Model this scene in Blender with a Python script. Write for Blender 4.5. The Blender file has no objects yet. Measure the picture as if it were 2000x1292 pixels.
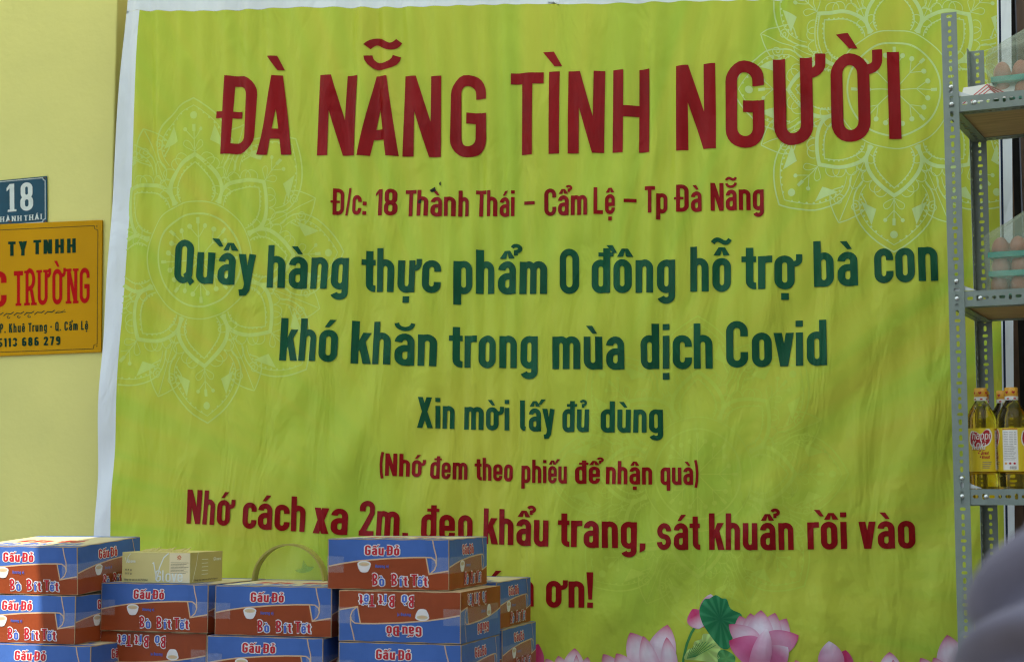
import bpy, bmesh, math, random, unicodedata
from mathutils import Vector, Matrix, noise
C = bpy.context.scene.collection
sc = bpy.context.scene
R = math.radians
random.seed(7)

# ------------------------------------------------------------------ camera, sky, sun, exposure
F = 3200.0                      # focal length in photo pixels (photo 2000 x 1292)
EYE = 1.5
PITCH = math.atan(324 / F)
cam = bpy.data.objects.new('camera', bpy.data.cameras.new('camera'))
C.objects.link(cam)
cam.location = (0, 0, EYE)
cam.rotation_euler = (R(90) + PITCH, 0, 0)
cam.data.sensor_width = 36
cam.data.lens = 36 * F / 2000
cam.data.clip_end = 500
cam.data.dof.use_dof = True
cam.data.dof.focus_distance = 4.85
cam.data.dof.aperture_fstop = 4.2
sc.camera = cam

SUN_EL, SUN_AZ = 58, 205        # azimuth of the sun seen from above: 180 = behind the camera, more = to its left
world = bpy.data.worlds.new('World')
sc.world = world
world.use_nodes = True
nt = world.node_tree
bg = nt.nodes['Background']
sky = nt.nodes.new('ShaderNodeTexSky')
sky.sky_type = 'NISHITA'
sky.sun_disc = False
sky.sun_elevation = R(SUN_EL)
sky.sun_rotation = R(SUN_AZ)
nt.links.new(sky.outputs[0], bg.inputs[0])
bg.inputs[1].default_value = 0.13
sl = bpy.data.lights.new('sun', 'SUN')
sl.energy = 4.0
sl.angle = R(0.5)
sl.color = (1.0, 0.95, 0.86)
so = bpy.data.objects.new('sun', sl)
C.objects.link(so)
az = R(SUN_AZ)
SDIR = Vector((math.sin(az) * math.cos(R(SUN_EL)), math.cos(az) * math.cos(R(SUN_EL)), math.sin(R(SUN_EL))))
so.rotation_euler = SDIR.to_track_quat('Z', 'Y').to_euler()
so.location = SDIR * 30
sc.view_settings.view_transform = 'Standard'
sc.view_settings.look = 'None'
sc.view_settings.exposure = 0.86
sc.view_settings.gamma = 1.0
sc.cycles.filter_width = 1.15
sc.view_settings.use_curve_mapping = False

# ------------------------------------------------------------------ measuring helpers
CP, SP = math.cos(PITCH), math.sin(PITCH)
def ray(px, py):
    a, b = (px - 1000) / F, (646 - py) / F
    return Vector((a, CP - SP * b, SP + CP * b))
def at(px, py, Y):
    d = ray(px, py)
    return Vector((0, 0, EYE)) + d * (Y / d.y)
YAW = R(17)
TY = math.tan(YAW)
UX = Vector((math.cos(YAW), -math.sin(YAW), 0))       # along the facade, to the right
NR = Vector((-math.sin(YAW), -math.cos(YAW), 0))      # out of the facade, towards the street
WALL, BAN = 5.22, 5.066
def on(px, py, yc):                                   # pixel -> facade coordinates (u, z) on the plane at yc
    d = ray(px, py)
    t = yc / (d.y + TY * d.x)
    p = Vector((0, 0, EYE)) + d * t
    return (p - Vector((0, yc, 0))).dot(UX), p.z
def fac(u, z, off=0.0, yc=WALL):
    return Vector((0, yc, 0)) + UX * u + NR * off + Vector((0, 0, z))

# ------------------------------------------------------------------ scene helpers
def tag(o, label=None, cat=None, group=None, kind=None):
    if label: o['label'] = label
    if cat: o['category'] = cat
    if group: o['group'] = group
    if kind: o['kind'] = kind
    return o
def empty(name, loc=(0, 0, 0), rz=0.0):
    o = bpy.data.objects.new(name, None)
    C.objects.link(o)
    o.location = loc
    o.rotation_euler = (0, 0, rz)
    o.empty_display_size = 0.05
    return o
def copy_tree(o, parent=None):
    c = o.copy()
    C.objects.link(c)
    c.parent = parent
    for ch in o.children:
        copy_tree(ch, c)
    return c

class MB:
    def __init__(self):
        self.v, self.f, self.m, self.c = [], [], [], []
    def face(self, pts, m=0, col=None):
        i = len(self.v)
        self.v += [Vector(p) for p in pts]
        self.f.append(tuple(range(i, i + len(pts))))
        self.m.append(m)
        self.c += [col or (1, 1, 1)] * len(pts)
    def grid(self, rows, m=0, cols=None, closed=False):
        i = len(self.v)
        n = len(rows[0])
        for a, r in enumerate(rows):
            for b, p in enumerate(r):
                self.v.append(Vector(p))
                self.c.append(cols[a][b] if cols else (1, 1, 1))
        for a in range(len(rows) - 1):
            for b in range(n if closed else n - 1):
                b2 = (b + 1) % n
                self.f.append((i + a * n + b, i + a * n + b2, i + (a + 1) * n + b2, i + (a + 1) * n + b))
                self.m.append(m)
    def box(self, lo, hi, m=0, M=None):
        x0, y0, z0 = lo
        x1, y1, z1 = hi
        P = [Vector(p) for p in ((x0, y0, z0), (x1, y0, z0), (x1, y1, z0), (x0, y1, z0), (x0, y0, z1), (x1, y0, z1), (x1, y1, z1), (x0, y1, z1))]
        if M: P = [M @ p for p in P]
        for q in ((0, 3, 2, 1), (4, 5, 6, 7), (0, 1, 5, 4), (1, 2, 6, 5), (2, 3, 7, 6), (3, 0, 4, 7)):
            self.face([P[k] for k in q], m)
    def tube(self, pts, r, m=0, n=10):
        pts = [Vector(p) for p in pts]
        rows = []
        for k, p in enumerate(pts):
            t = (pts[min(k + 1, len(pts) - 1)] - pts[max(k - 1, 0)]).normalized()
            a = t.orthogonal().normalized() if k == 0 else (a - t * a.dot(t)).normalized()
            b = t.cross(a)
            rr = r[k] if isinstance(r, (list, tuple)) else r
            rows.append([p + (a * math.cos(2 * math.pi * j / n) + b * math.sin(2 * math.pi * j / n)) * rr for j in range(n)])
        self.grid(rows, m, closed=True)
        self.face(list(reversed(rows[0])), m)
        self.face(rows[-1], m)
    def lathe(self, prof, c=(0, 0, 0), m=0, n=28):
        c = Vector(c)
        self.grid([[c + Vector((r * math.cos(2 * math.pi * j / n), r * math.sin(2 * math.pi * j / n), z)) for j in range(n)] for r, z in prof], m, closed=True)
    def build(self, name, mats, parent=None, smooth=False, weld=0.0, color=False, bevel=0.0, solid=0.0, autosmooth=None):
        me = bpy.data.meshes.new(name)
        me.from_pydata([tuple(p) for p in self.v], [], self.f)
        if not isinstance(mats, (list, tuple)): mats = [mats]
        for mm in mats: me.materials.append(mm)
        me.polygons.foreach_set('material_index', self.m)
        if color:
            ca = me.color_attributes.new('Col', 'FLOAT_COLOR', 'POINT')
            for k, c in enumerate(self.c): ca.data[k].color = (c[0], c[1], c[2], 1)
        me.update()
        if weld:
            bm = bmesh.new(); bm.from_mesh(me)
            bmesh.ops.remove_doubles(bm, verts=bm.verts, dist=weld)
            bmesh.ops.recalc_face_normals(bm, faces=bm.faces)
            bm.to_mesh(me); bm.free()
        if smooth:
            me.polygons.foreach_set('use_smooth', [True] * len(me.polygons))
            if autosmooth: me.set_sharp_from_angle(angle=R(autosmooth))
        o = bpy.data.objects.new(name, me)
        C.objects.link(o)
        if parent: o.parent = parent
        if solid:
            md = o.modifiers.new('thickness', 'SOLIDIFY'); md.thickness = solid; md.offset = -1
        if bevel:
            md = o.modifiers.new('bevel', 'BEVEL'); md.width = bevel; md.segments = 2; md.limit_method = 'ANGLE'
        return o

# ------------------------------------------------------------------ materials
def new_mat(name):
    m = bpy.data.materials.new(name)
    m.use_nodes = True
    return m, m.node_tree, m.node_tree.nodes['Principled BSDF']
def N(t, k, **kw):
    n = t.nodes.new(k)
    for a, b in kw.items():
        if a.startswith('i_'): n.inputs[int(a[2:])].default_value = b
        else: setattr(n, a, b)
    return n
def mat(name, col, rough=0.6, var=0.06, scale=12.0, bump=0.0, bscale=60.0, metal=0.0, spec=0.5, coat=0.0, stretch=None, dirt=None):
    m, t, p = new_mat(name)
    pos = N(t, 'ShaderNodeTexCoord')
    src = pos.outputs['Object']
    if stretch:
        mp = N(t, 'ShaderNodeMapping'); mp.inputs['Scale'].default_value = stretch
        t.links.new(src, mp.inputs[0]); src = mp.outputs[0]
    no = N(t, 'ShaderNodeTexNoise'); no.inputs['Scale'].default_value = scale; no.inputs['Detail'].default_value = 5
    t.links.new(src, no.inputs['Vector'])
    ra = N(t, 'ShaderNodeValToRGB')
    ra.color_ramp.elements[0].position, ra.color_ramp.elements[1].position = 0.3, 0.7
    d = dirt or [max(0, c * (1 - var)) for c in col]
    ra.color_ramp.elements[0].color = (*d, 1)
    ra.color_ramp.elements[1].color = (*[min(1, c * (1 + var)) for c in col], 1)
    t.links.new(no.outputs[0], ra.inputs[0])
    t.links.new(ra.outputs[0], p.inputs['Base Color'])
    p.inputs['Roughness'].default_value = rough
    p.inputs['Metallic'].default_value = metal
    p.inputs['Specular IOR Level'].default_value = spec
    p.inputs['Coat Weight'].default_value = coat
    if bump:
        n2 = N(t, 'ShaderNodeTexNoise'); n2.inputs['Scale'].default_value = bscale; n2.inputs['Detail'].default_value = 4
        t.links.new(src, n2.inputs['Vector'])
        bp = N(t, 'ShaderNodeBump'); bp.inputs['Strength'].default_value = bump; bp.inputs['Distance'].default_value = 0.01
        t.links.new(n2.outputs[0], bp.inputs['Height'])
        t.links.new(bp.outputs[0], p.inputs['Normal'])
    return m

def vinyl_bump(t, p):           # creases shared by the sheet and everything printed on it (world position)
    g = N(t, 'ShaderNodeNewGeometry')
    mp = N(t, 'ShaderNodeMapping'); mp.inputs['Scale'].default_value = (9, 9, 3.2); mp.inputs['Rotation'].default_value = (0, R(14), 0)
    t.links.new(g.outputs['Position'], mp.inputs[0])
    a = N(t, 'ShaderNodeTexNoise'); a.inputs['Scale'].default_value = 1.0; a.inputs['Detail'].default_value = 3; a.inputs['Distortion'].default_value = 0.7
    t.links.new(mp.outputs[0], a.inputs['Vector'])
    b = N(t, 'ShaderNodeTexNoise', noise_type='RIDGED_MULTIFRACTAL') if hasattr(bpy.types.ShaderNodeTexNoise, 'noise_type') else N(t, 'ShaderNodeTexNoise')
    b.inputs['Scale'].default_value = 7.0; b.inputs['Detail'].default_value = 4
    t.links.new(g.outputs['Position'], b.inputs['Vector'])
    # crumpling grows towards the lower right of the sheet
    sx = N(t, 'ShaderNodeSeparateXYZ'); t.links.new(g.outputs['Position'], sx.inputs[0])
    mx = N(t, 'ShaderNodeMapRange', clamp=True); mx.inputs[1].default_value = -1.2; mx.inputs[2].default_value = 1.0; mx.inputs[3].default_value = 0.15; mx.inputs[4].default_value = 1.0
    t.links.new(sx.outputs[0], mx.inputs[0])
    mz = N(t, 'ShaderNodeMapRange', clamp=True); mz.inputs[1].default_value = 2.2; mz.inputs[2].default_value = 1.1; mz.inputs[3].default_value = 0.12; mz.inputs[4].default_value = 1.0
    t.links.new(sx.outputs[2], mz.inputs[0])
    k = N(t, 'ShaderNodeMath', operation='MULTIPLY'); t.links.new(mx.outputs[0], k.inputs[0]); t.links.new(mz.outputs[0], k.inputs[1])
    kb = N(t, 'ShaderNodeMath', operation='MULTIPLY'); t.links.new(k.outputs[0], kb.inputs[0]); t.links.new(b.outputs[0], kb.inputs[1])
    kc = N(t, 'ShaderNodeMath', operation='MULTIPLY', i_1=0.8); t.links.new(kb.outputs[0], kc.inputs[0])
    s = N(t, 'ShaderNodeMath', operation='ADD'); t.links.new(a.outputs[0], s.inputs[0]); t.links.new(kc.outputs[0], s.inputs[1])
    bp = N(t, 'ShaderNodeBump'); bp.inputs['Strength'].default_value = 0.8; bp.inputs['Distance'].default_value = 0.026
    t.links.new(s.outputs[0], bp.inputs['Height'])
    t.links.new(bp.outputs[0], p.inputs['Normal'])
def vinyl(name, col, rough=0.42, attr=False, var=0.05):
    m, t, p = new_mat(name)
    if attr:
        at_ = N(t, 'ShaderNodeVertexColor', layer_name='Col'); t.links.new(at_.outputs[0], p.inputs['Base Color'])
    else:
        g = N(t, 'ShaderNodeNewGeometry')
        no = N(t, 'ShaderNodeTexNoise'); no.inputs['Scale'].default_value = 5; no.inputs['Detail'].default_value = 4
        t.links.new(g.outputs['Position'], no.inputs['Vector'])
        ra = N(t, 'ShaderNodeValToRGB'); ra.color_ramp.elements[0].position, ra.color_ramp.elements[1].position = .3, .7
        ra.color_ramp.elements[0].color = (*[c * (1 - var) for c in col], 1); ra.color_ramp.elements[1].color = (*[c * (1 + var) for c in col], 1)
        t.links.new(no.outputs[0], ra.inputs[0]); t.links.new(ra.outputs[0], p.inputs['Base Color'])
    p.inputs['Roughness'].default_value = rough
    p.inputs['Specular IOR Level'].default_value = 0.17
    vinyl_bump(t, p)
    return m
def banner_ground():            # the printed lime sunburst
    m, t, p = new_mat('banner_lime_print')
    g = N(t, 'ShaderNodeNewGeometry')
    u0, z0 = on(1020, 1120, BAN)
    c = fac(u0, z0, 0, BAN)
    sub = N(t, 'ShaderNodeVectorMath', operation='SUBTRACT'); sub.inputs[1].default_value = c
    t.links.new(g.outputs['Position'], sub.inputs[0])
    sp = N(t, 'ShaderNodeSeparateXYZ'); t.links.new(sub.outputs[0], sp.inputs[0])
    an = N(t, 'ShaderNodeMath', operation='ARCTAN2'); t.links.new(sp.outputs[0], an.inputs[0]); t.links.new(sp.outputs[2], an.inputs[1])
    sc_ = N(t, 'ShaderNodeMath', operation='MULTIPLY', i_1=13.0); t.links.new(an.outputs[0], sc_.inputs[0])
    n1 = N(t, 'ShaderNodeTexNoise', noise_dimensions='1D'); n1.inputs['Scale'].default_value = 1.0; n1.inputs['Detail'].default_value = 2
    t.links.new(sc_.outputs[0], n1.inputs['W'])
    n2 = N(t, 'ShaderNodeTexNoise'); n2.inputs['Scale'].default_value = 1.5; n2.inputs['Detail'].default_value = 3
    t.links.new(g.outputs['Position'], n2.inputs['Vector'])
    ln = N(t, 'ShaderNodeVectorMath', operation='LENGTH'); t.links.new(sub.outputs[0], ln.inputs[0])
    fr = N(t, 'ShaderNodeMapRange', clamp=True); fr.inputs[1].default_value = 0.5; fr.inputs[2].default_value = 1.5
    t.links.new(ln.outputs['Value'], fr.inputs[0])
    mx = N(t, 'ShaderNodeMix'); t.links.new(fr.outputs[0], mx.inputs[0]); t.links.new(n2.outputs[0], mx.inputs[2]); t.links.new(n1.outputs[0], mx.inputs[3])
    av = N(t, 'ShaderNodeMix'); av.inputs[0].default_value = 0.3; t.links.new(mx.outputs[0], av.inputs[2]); t.links.new(n2.outputs[0], av.inputs[3])
    ra = N(t, 'ShaderNodeValToRGB')
    e = ra.color_ramp.elements
    e[0].position, e[1].position = 0.30, 0.68
    e[0].color = (*GREEN, 1); e[1].color = (*YELL, 1)
    x = e.new(0.5); x.color = (*LIME, 1)
    t.links.new(av.outputs[0], ra.inputs[0]); t.links.new(ra.outputs[0], p.inputs['Base Color'])
    p.inputs['Roughness'].default_value = 0.42
    p.inputs['Specular IOR Level'].default_value = 0.17
    vinyl_bump(t, p)
    return m
GREEN, LIME, YELL = (0.39, 0.56, 0.052), (0.49, 0.57, 0.056), (0.53, 0.545, 0.056)
M = {}
M['lime'] = banner_ground()
M['border'] = vinyl('banner_white_border', (0.74, 0.80, 0.84))
M['navy'] = vinyl('banner_navy_line', (0.012, 0.02, 0.05))
M['red'] = vinyl('banner_red_ink', (0.25, 0.002, 0.004), var=0.15)
M['green'] = vinyl('banner_green_ink', (0.006, 0.080, 0.034), var=0.2)
M['line'] = vinyl('banner_pale_line', (0.52, 0.655, 0.15))
M['line2'] = vinyl('banner_pale_line_fresh', (0.54, 0.70, 0.28))
M['faint'] = vinyl('banner_faint_line', (0.49, 0.61, 0.07))
M['flower'] = vinyl('banner_flower_print', (1, 1, 1), attr=True)
M['tear'] = mat('torn_hole', (0.01, 0.012, 0.01), 0.9)

# ------------------------------------------------------------------ lettering: a condensed stroke alphabet
XH, DE = 0.735, -0.25
def arc(cx, cy, rx, ry, a0, a1, n=9):
    return [(cx + rx * math.cos(R(a0 + (a1 - a0) * k / (n - 1))), cy + ry * math.sin(R(a0 + (a1 - a0) * k / (n - 1)))) for k in range(n)]
def S(pts, w, closed=False): return ('s', pts, w, closed)
def Q(*p): return ('q', p)
def V_(x, y0, y1, w): return Q((x, y0), (x + w, y0), (x + w, y1), (x, y1))
def stad(x0, x1, y0, y1, w, k=1.0):
    h = w / 2; rx = (x1 - x0) / 2 - h; ry = min(rx * 1.08, (y1 - y0) / 2 - h); cx = (x0 + x1) / 2
    return S(arc(cx, y1 - h - ry, rx, ry, 0, 180, 13) + arc(cx, y0 + h + ry, rx, ry, 180, 360, 13), w, True)
def glyph(ch, w, serif=False):
    """returns (elements, ink width, [stem x centres at baseline], top)"""
    h = w / 2; E = []; X = XH; W = 0.42; st = []
    def stem(x, y0=0, y1=1, ww=None):
        E.append(V_(x, y0, y1, ww or w)); st.append((x + (ww or w) / 2, y0, y1))
    rx = W / 2 - h
    top = 1
    if ch in 'ODCGQU08':
        W = 0.44; rx = W / 2 - h
    ry = rx * 1.08
    if ch in 'O0': E.append(stad(0, W, -0.01, 1.01, w))
    elif ch == 'Q':
        E.append(stad(0, W, -0.01, 1.01, w)); E.append(Q((W * .48, .2), (W * .48 + .11, .27), (W + .05, .04), (W - .04, -.06)))
    elif ch == 'D':
        r = 0.17
        E.append(V_(0, 0, 1, w)); E.append(S([(h, h)] + arc(W - h - r, h + r, r, r, -90, 0, 7) + arc(W - h - r, 1 - h - r, r, r, 0, 90, 7) + [(h, 1 - h)], w)); st.append((h, 0, 1))
    elif ch in 'CG':
        e = arc(W / 2, 1.01 - h - ry, rx, ry, 0, 180, 13) + arc(W / 2, -.01 + h + ry, rx, ry, 180, 360, 13)
        if ch == 'C': E.append(S([(W - h, .67)] + e + [(W - h, .33)], w))
        else: E.append(S([(W - h, .71)] + e + [(W - h, .47 + h)], w)); E.append(Q((W * .46, .475 - h), (W - h, .475 - h), (W - h, .475 + h), (W * .46, .475 + h)))
    elif ch == 'U':
        E.append(S([(h, 1)] + arc(W / 2, -.01 + h + ry, rx, ry, 180, 360, 13) + [(W - h, 1)], w)); st += [(h, .5, 1), (W - h, .5, 1)]
    elif ch == 'A':
        W = .48; lw = w * 1.05; c = W / 2
        E += [Q((0, 0), (lw, 0), (c + lw / 2, 1), (c - lw / 2, 1)), Q((W - lw, 0), (W, 0), (c + lw / 2, 1), (c - lw / 2, 1)), Q((.10, .20), (W - .10, .20), (W - .13, .20 + w * .95), (.13, .20 + w * .95))]
        st += [(lw / 2, 0, .5), (W - lw / 2, 0, .5)]
    elif ch == 'N':
        W = .45; stem(0); stem(W - w); E.append(Q((W - w * 1.05, 0), (W, 0), (w * 1.05, 1), (0, 1)))
    elif ch == 'T': W = .41; E.append(Q((0, 1 - w), (W, 1 - w), (W, 1), (0, 1))); stem(W / 2 - h, 0, 1 - w * .5); st[-1] = (W / 2, 0, .5)
    elif ch == 'H': W = .46; stem(0); stem(W - w); E.append(Q((h, .5 - h), (W - h, .5 - h), (W - h, .5 + h), (h, .5 + h)))
    elif ch == 'I': W = w; stem(0)
    elif ch == 'L': W = .36; stem(0); E.append(Q((h, 0), (W, 0), (W, w), (h, w)))
    elif ch == 'X': W = .48; a = w * 1.1; E += [Q((0, 0), (a, 0), (W - .02, 1), (W - .02 - a, 1)), Q((W - a, 0), (W, 0), (a + .02, 1), (.02, 1))]
    elif ch == 'Y': W = .46; a = w * 1.1; E += [Q((W / 2 - h, .4), (W / 2 + h, .46), (a, 1), (0, 1)), Q((W / 2 - h, .46), (W / 2 + h, .4), (W, 1), (W - a, 1)), V_(W / 2 - h, 0, .47, w)]; st.append((W / 2, 0, .4))
    elif ch == 'V': W = .48; a = w * 1.05; E += [Q((W / 2 - a / 2, 0), (W / 2 + a / 2, 0), (a, 1), (0, 1)), Q((W / 2 - a / 2, 0), (W / 2 + a / 2, 0), (W, 1), (W - a, 1))]
    elif ch in 'KR' or ch in 'PB':
        W = .43
        stem(0)
        if ch == 'K': E += [Q((w * .8, .33), (w * .8, .33 + w * 1.6), (W - w * 1.15, 1), (W, 1)), Q((w * 1.1, .47), (w * 1.9, .66), (W + .02, 0), (W - w * 1.15, 0))]; st.append((W - .06, 0, .5))
        else:
            r = .19
            lo = .42 if ch != 'B' else .5
            E.append(S([(h, 1 - h)] + arc(W - h - r, 1 - h - r * (1 - lo) / .58, r, (1 - lo) / 2 - h * .2 - .02, 90, -90, 11) + [(h, lo + h * .6)], w))
            if ch == 'R': E.append(Q((W * .42, .46), (W * .42 + w * 1.05, .46), (W + .02, 0), (W + .02 - w * 1.1, 0))); st.append((W - .06, 0, .3))
            if ch == 'B': E.append(S([(h, .52)] + arc(W - h - r, .265, r + .01, .265 - h, 90, -90, 11) + [(h, h)], w))
    elif ch == 'E':
        W = .37; stem(0)
        for y in (0, .5 - h, 1 - w): E.append(Q((h, y), (W, y), (W, y + w), (h, y + w)))
    elif ch in 'abcdeghklmnopqrstuvxyi':
        W = .40; rx = W / 2 - h; ry = min(rx * 1.08, X / 2 - h); top = X
        o = lambda: E.append(stad(0, W, -.01, X + .01, w))
        arch = lambda x0, x1: E.append(S([(x0 + h, X - h - ry - .12)] + arc((x0 + x1) / 2, X + .01 - h - ry, (x1 - x0) / 2 - h, ry, 180, 0, 11) + [(x1 - h, 0)], w))
        if ch == 'o': o()
        elif ch == 'b': o(); stem(0); 
        elif ch == 'd': o(); stem(W - w)
        elif ch == 'p': o(); stem(0, DE, X)
        elif ch == 'q': o(); stem(W - w, DE, X)
        elif ch == 'g':
            o(); E.append(S([(W - h, X)] + arc(W / 2, DE + h + ry * .75, rx, ry * .75, 0, -165, 11), w))
        elif ch in 'hn': stem(0, 0, 1 if ch == 'h' else X); arch(0, W)
        elif ch == 'm': stem(0, 0, X); a = .38; arch(0, a); arch(a - w, 2 * a - w); W = 2 * a - w
        elif ch == 'u': stem(W - w, 0, X); E.append(S([(h, X)] + arc(W / 2, -.01 + h + ry, rx, ry, 180, 360, 11) + [(W - h, X * .6)], w)); st.append((h, .2, X))
        elif ch == 'c': E.append(S([(W - h, X * .66)] + arc(W / 2, X + .01 - h - ry, rx, ry, 0, 180, 11) + arc(W / 2, -.01 + h + ry, rx, ry, 180, 360, 11) + [(W - h, X * .34)], w))
        elif ch == 'e': E.append(S([(h, X * .49), (W - h, X * .49)] + arc(W / 2, X + .01 - h - ry, rx, ry, 0, 180, 11) + arc(W / 2, -.01 + h + ry, rx, ry, 180, 352, 11) + [(W - h, .235)], w * .96))
        elif ch == 'a':
            E.append(S([(h, X * .735)] + arc(W / 2, X + .01 - h - ry, rx, ry, 172, 0, 11) + [(W - h, 0)], w))
            rb = .125
            E.append(S([(W - h, .425 - h * .3), (h + rb, .425 - h * .3)] + arc(h + rb, .425 - h * .3 - rb, rb, rb, 90, 180, 6)[1:] + arc(h + rb, -.01 + h + rb, rb, rb, 180, 270, 6) + [(W - h - .06, -.01 + h), (W - h, h + .09)], w)); st.append((W - h, 0, .3))
        elif ch == 'i': W = w; stem(0, 0, X)
        elif ch == 'l': W = w + .06; E.append(S([(h, 1), (h, .12 + h)] + arc(h + .1, .09 + h, .1, .09, 180, 270, 5)[1:], w)); top = 1
        elif ch == 'k': W = .41; stem(0); E += [Q((w * .8, .24), (w * .8, .24 + w * 1.5), (W - w * 1.2 - .01, X), (W - .01, X)), Q((w * 1.05, .38), (w * 1.85, .53), (W + .01, 0), (W + .01 - w * 1.2, 0))]
        elif ch == 'r': W = .29; stem(0, 0, X); E.append(S([(h, X * .55)] + arc(h + .145, X - .16, .145, .16 - h + .005, 180, 90, 7) + [(W, X - h + .004)], w))
        elif ch == 's':
            a = X / 4 + .0; ryy = (X + .02 - w) / 4
            E.append(S([(W - h, X * .70)] + arc(W / 2, X + .01 - h - ryy, rx, ryy, 12, 180, 9) + arc(W / 2, X + .01 - h - ryy, rx, ryy, 190, 250, 5) + arc(W / 2, -.01 + h + ryy, rx, ryy, 70, 0, 6) + arc(W / 2, -.01 + h + ryy, rx, ryy, -10, -168, 9) + [(h, X * .29)], w * .95))
        elif ch == 't':
            W = .29; x = .085
            E.append(S([(x + h, .93), (x + h, .12 + h)] + arc(x + h + .11, .105 + h, .11, .105, 180, 270, 6)[1:] + [(W, h)], w)); E.append(Q((0, X - w * .85), (W, X - w * .85), (W, X), (0, X)))
        elif ch == 'v': a = w * 1.08; E += [Q((W / 2 - a / 2, 0), (W / 2 + a / 2, 0), (a, X), (0, X)), Q((W / 2 - a / 2, 0), (W / 2 + a / 2, 0), (W, X), (W - a, X))]
        elif ch == 'x': a = w * 1.15; E += [Q((0, 0), (a, 0), (W - .01, X), (W - .01 - a, X)), Q((W - a, 0), (W, 0), (a + .01, X), (.01, X))]
        elif ch == 'y':
            a = w * 1.08; c = W / 2
            E += [Q((c - a * .35, .04), (c + a * .5, -.02), (a, X), (0, X)), S([(W - a / 2, X), (c + .0, -.08)] + [(c - .05, DE + h + .015), (c - .15, DE + h)], w)]
    elif ch == '1': W = .25; stem(W - w); st[-1] = (W - h, 0, .5); E.append(Q((0, .74), (0, .74 + w * .8), (W - w, 1), (W - w * .9, .86)))
    elif ch == '8':
        W = .42; E.append(stad(0, W, -.01, .55, w)); E.append(stad(.015, W - .015, .55 - w * .9, 1.01, w))
    elif ch == '2':
        rx = W / 2 - h
        E.append(S([(h, .70), (h, .76)] + arc(W / 2, 1.01 - h - rx, rx, rx, 180, 0, 11) + [(W - h, .66), (h * 1.2, w * .7)], w)); E.append(Q((0, 0), (W, 0), (W, w), (0, w)))
    elif ch == '3':
        E.append(S([(h, .74)] + arc(W / 2, .76, W / 2 - h, .24 - h, 175, -80, 11), w)); E.append(S(arc(W / 2, .265, W / 2 - h, .265 - h, 80, -175, 11), w))
    elif ch == '5':
        E.append(Q((.02, 1 - w), (W - .02, 1 - w), (W - .02, 1), (.02, 1))); E.append(V_(.02, .48, 1, w)); E.append(S(arc(W / 2, .3, W / 2 - h, .3 - h, 130, -165, 13), w))
    elif ch == '6' or ch == '9':
        P = [stad(0, W, 0, .62, w), S([(h, .31)] + arc(W / 2, 1 - .25, W / 2 - h, .25 - h, 180, 20, 10), w)]
        if ch == '9': P = [(P[0][0], [(W - a, 1 - b) for a, b in P[0][1]], w, True), (P[1][0], [(W - a, 1 - b) for a, b in P[1][1]], w, False)]
        E += P
    elif ch == '4': E += [V_(W - w - .06, 0, 1, w), Q((0, .22), (W, .22), (W, .22 + w * .9), (0, .22 + w * .9)), Q((0, .24), (w, .24), (W - .06, 1), (W - .06 - w, 1))]
    elif ch == '7': E += [Q((0, 1 - w), (W, 1 - w), (W, 1), (0, 1)), Q((.08, 0), (.08 + w, 0), (W, 1 - w * .5), (W - w, 1 - w * .5))]
    elif ch == '/': W = .26; E.append(Q((0, -.02), (w * .75, -.02), (W, 1.02), (W - w * .75, 1.02)))
    elif ch == ':': W = w; E += [V_(0, 0, w * 1.0, w), V_(0, .36, .36 + w, w)]
    elif ch == '.': W = w; E.append(V_(0, 0, w, w))
    elif ch == ',': W = w; E.append(Q((0, 0), (w, 0), (w, w), (0, w))); E.append(Q((0, 0), (w, 0), (w * .75, -.05), (0, -.11)))
    elif ch == '!': W = w; E += [V_(0, 0, w, w), Q((w * .18, w * 1.55), (w * .82, w * 1.55), (w * 1.02, 1), (-.02, 1))]
    elif ch == '(': W = .17; E.append(S([(W - .03, 1.05), (h + .02, .8), (h, .48), (h + .02, .14), (W - .03, -.12)], w * .75))
    elif ch == ')': W = .17; E.append(S([(.03, 1.05), (W - h - .02, .8), (W - h, .48), (W - h - .02, .14), (.03, -.12)], w * .75))
    elif ch in '–-': W = .34 if ch == '–' else .22; E.append(Q((0, .40), (W, .40), (W, .40 + w * .9), (0, .40 + w * .9)))
    if serif:
        for x, a, b in st:
            for y, s in ((a, 1), (b, -1)):
                if y in (0, 1): E.append(Q((x - w * .95, min(y, y + s * .075)), (x + w * .95, min(y, y + s * .075)), (x + w * .95, max(y, y + s * .075)), (x - w * .95, max(y, y + s * .075))))
    return E, W, top
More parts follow.
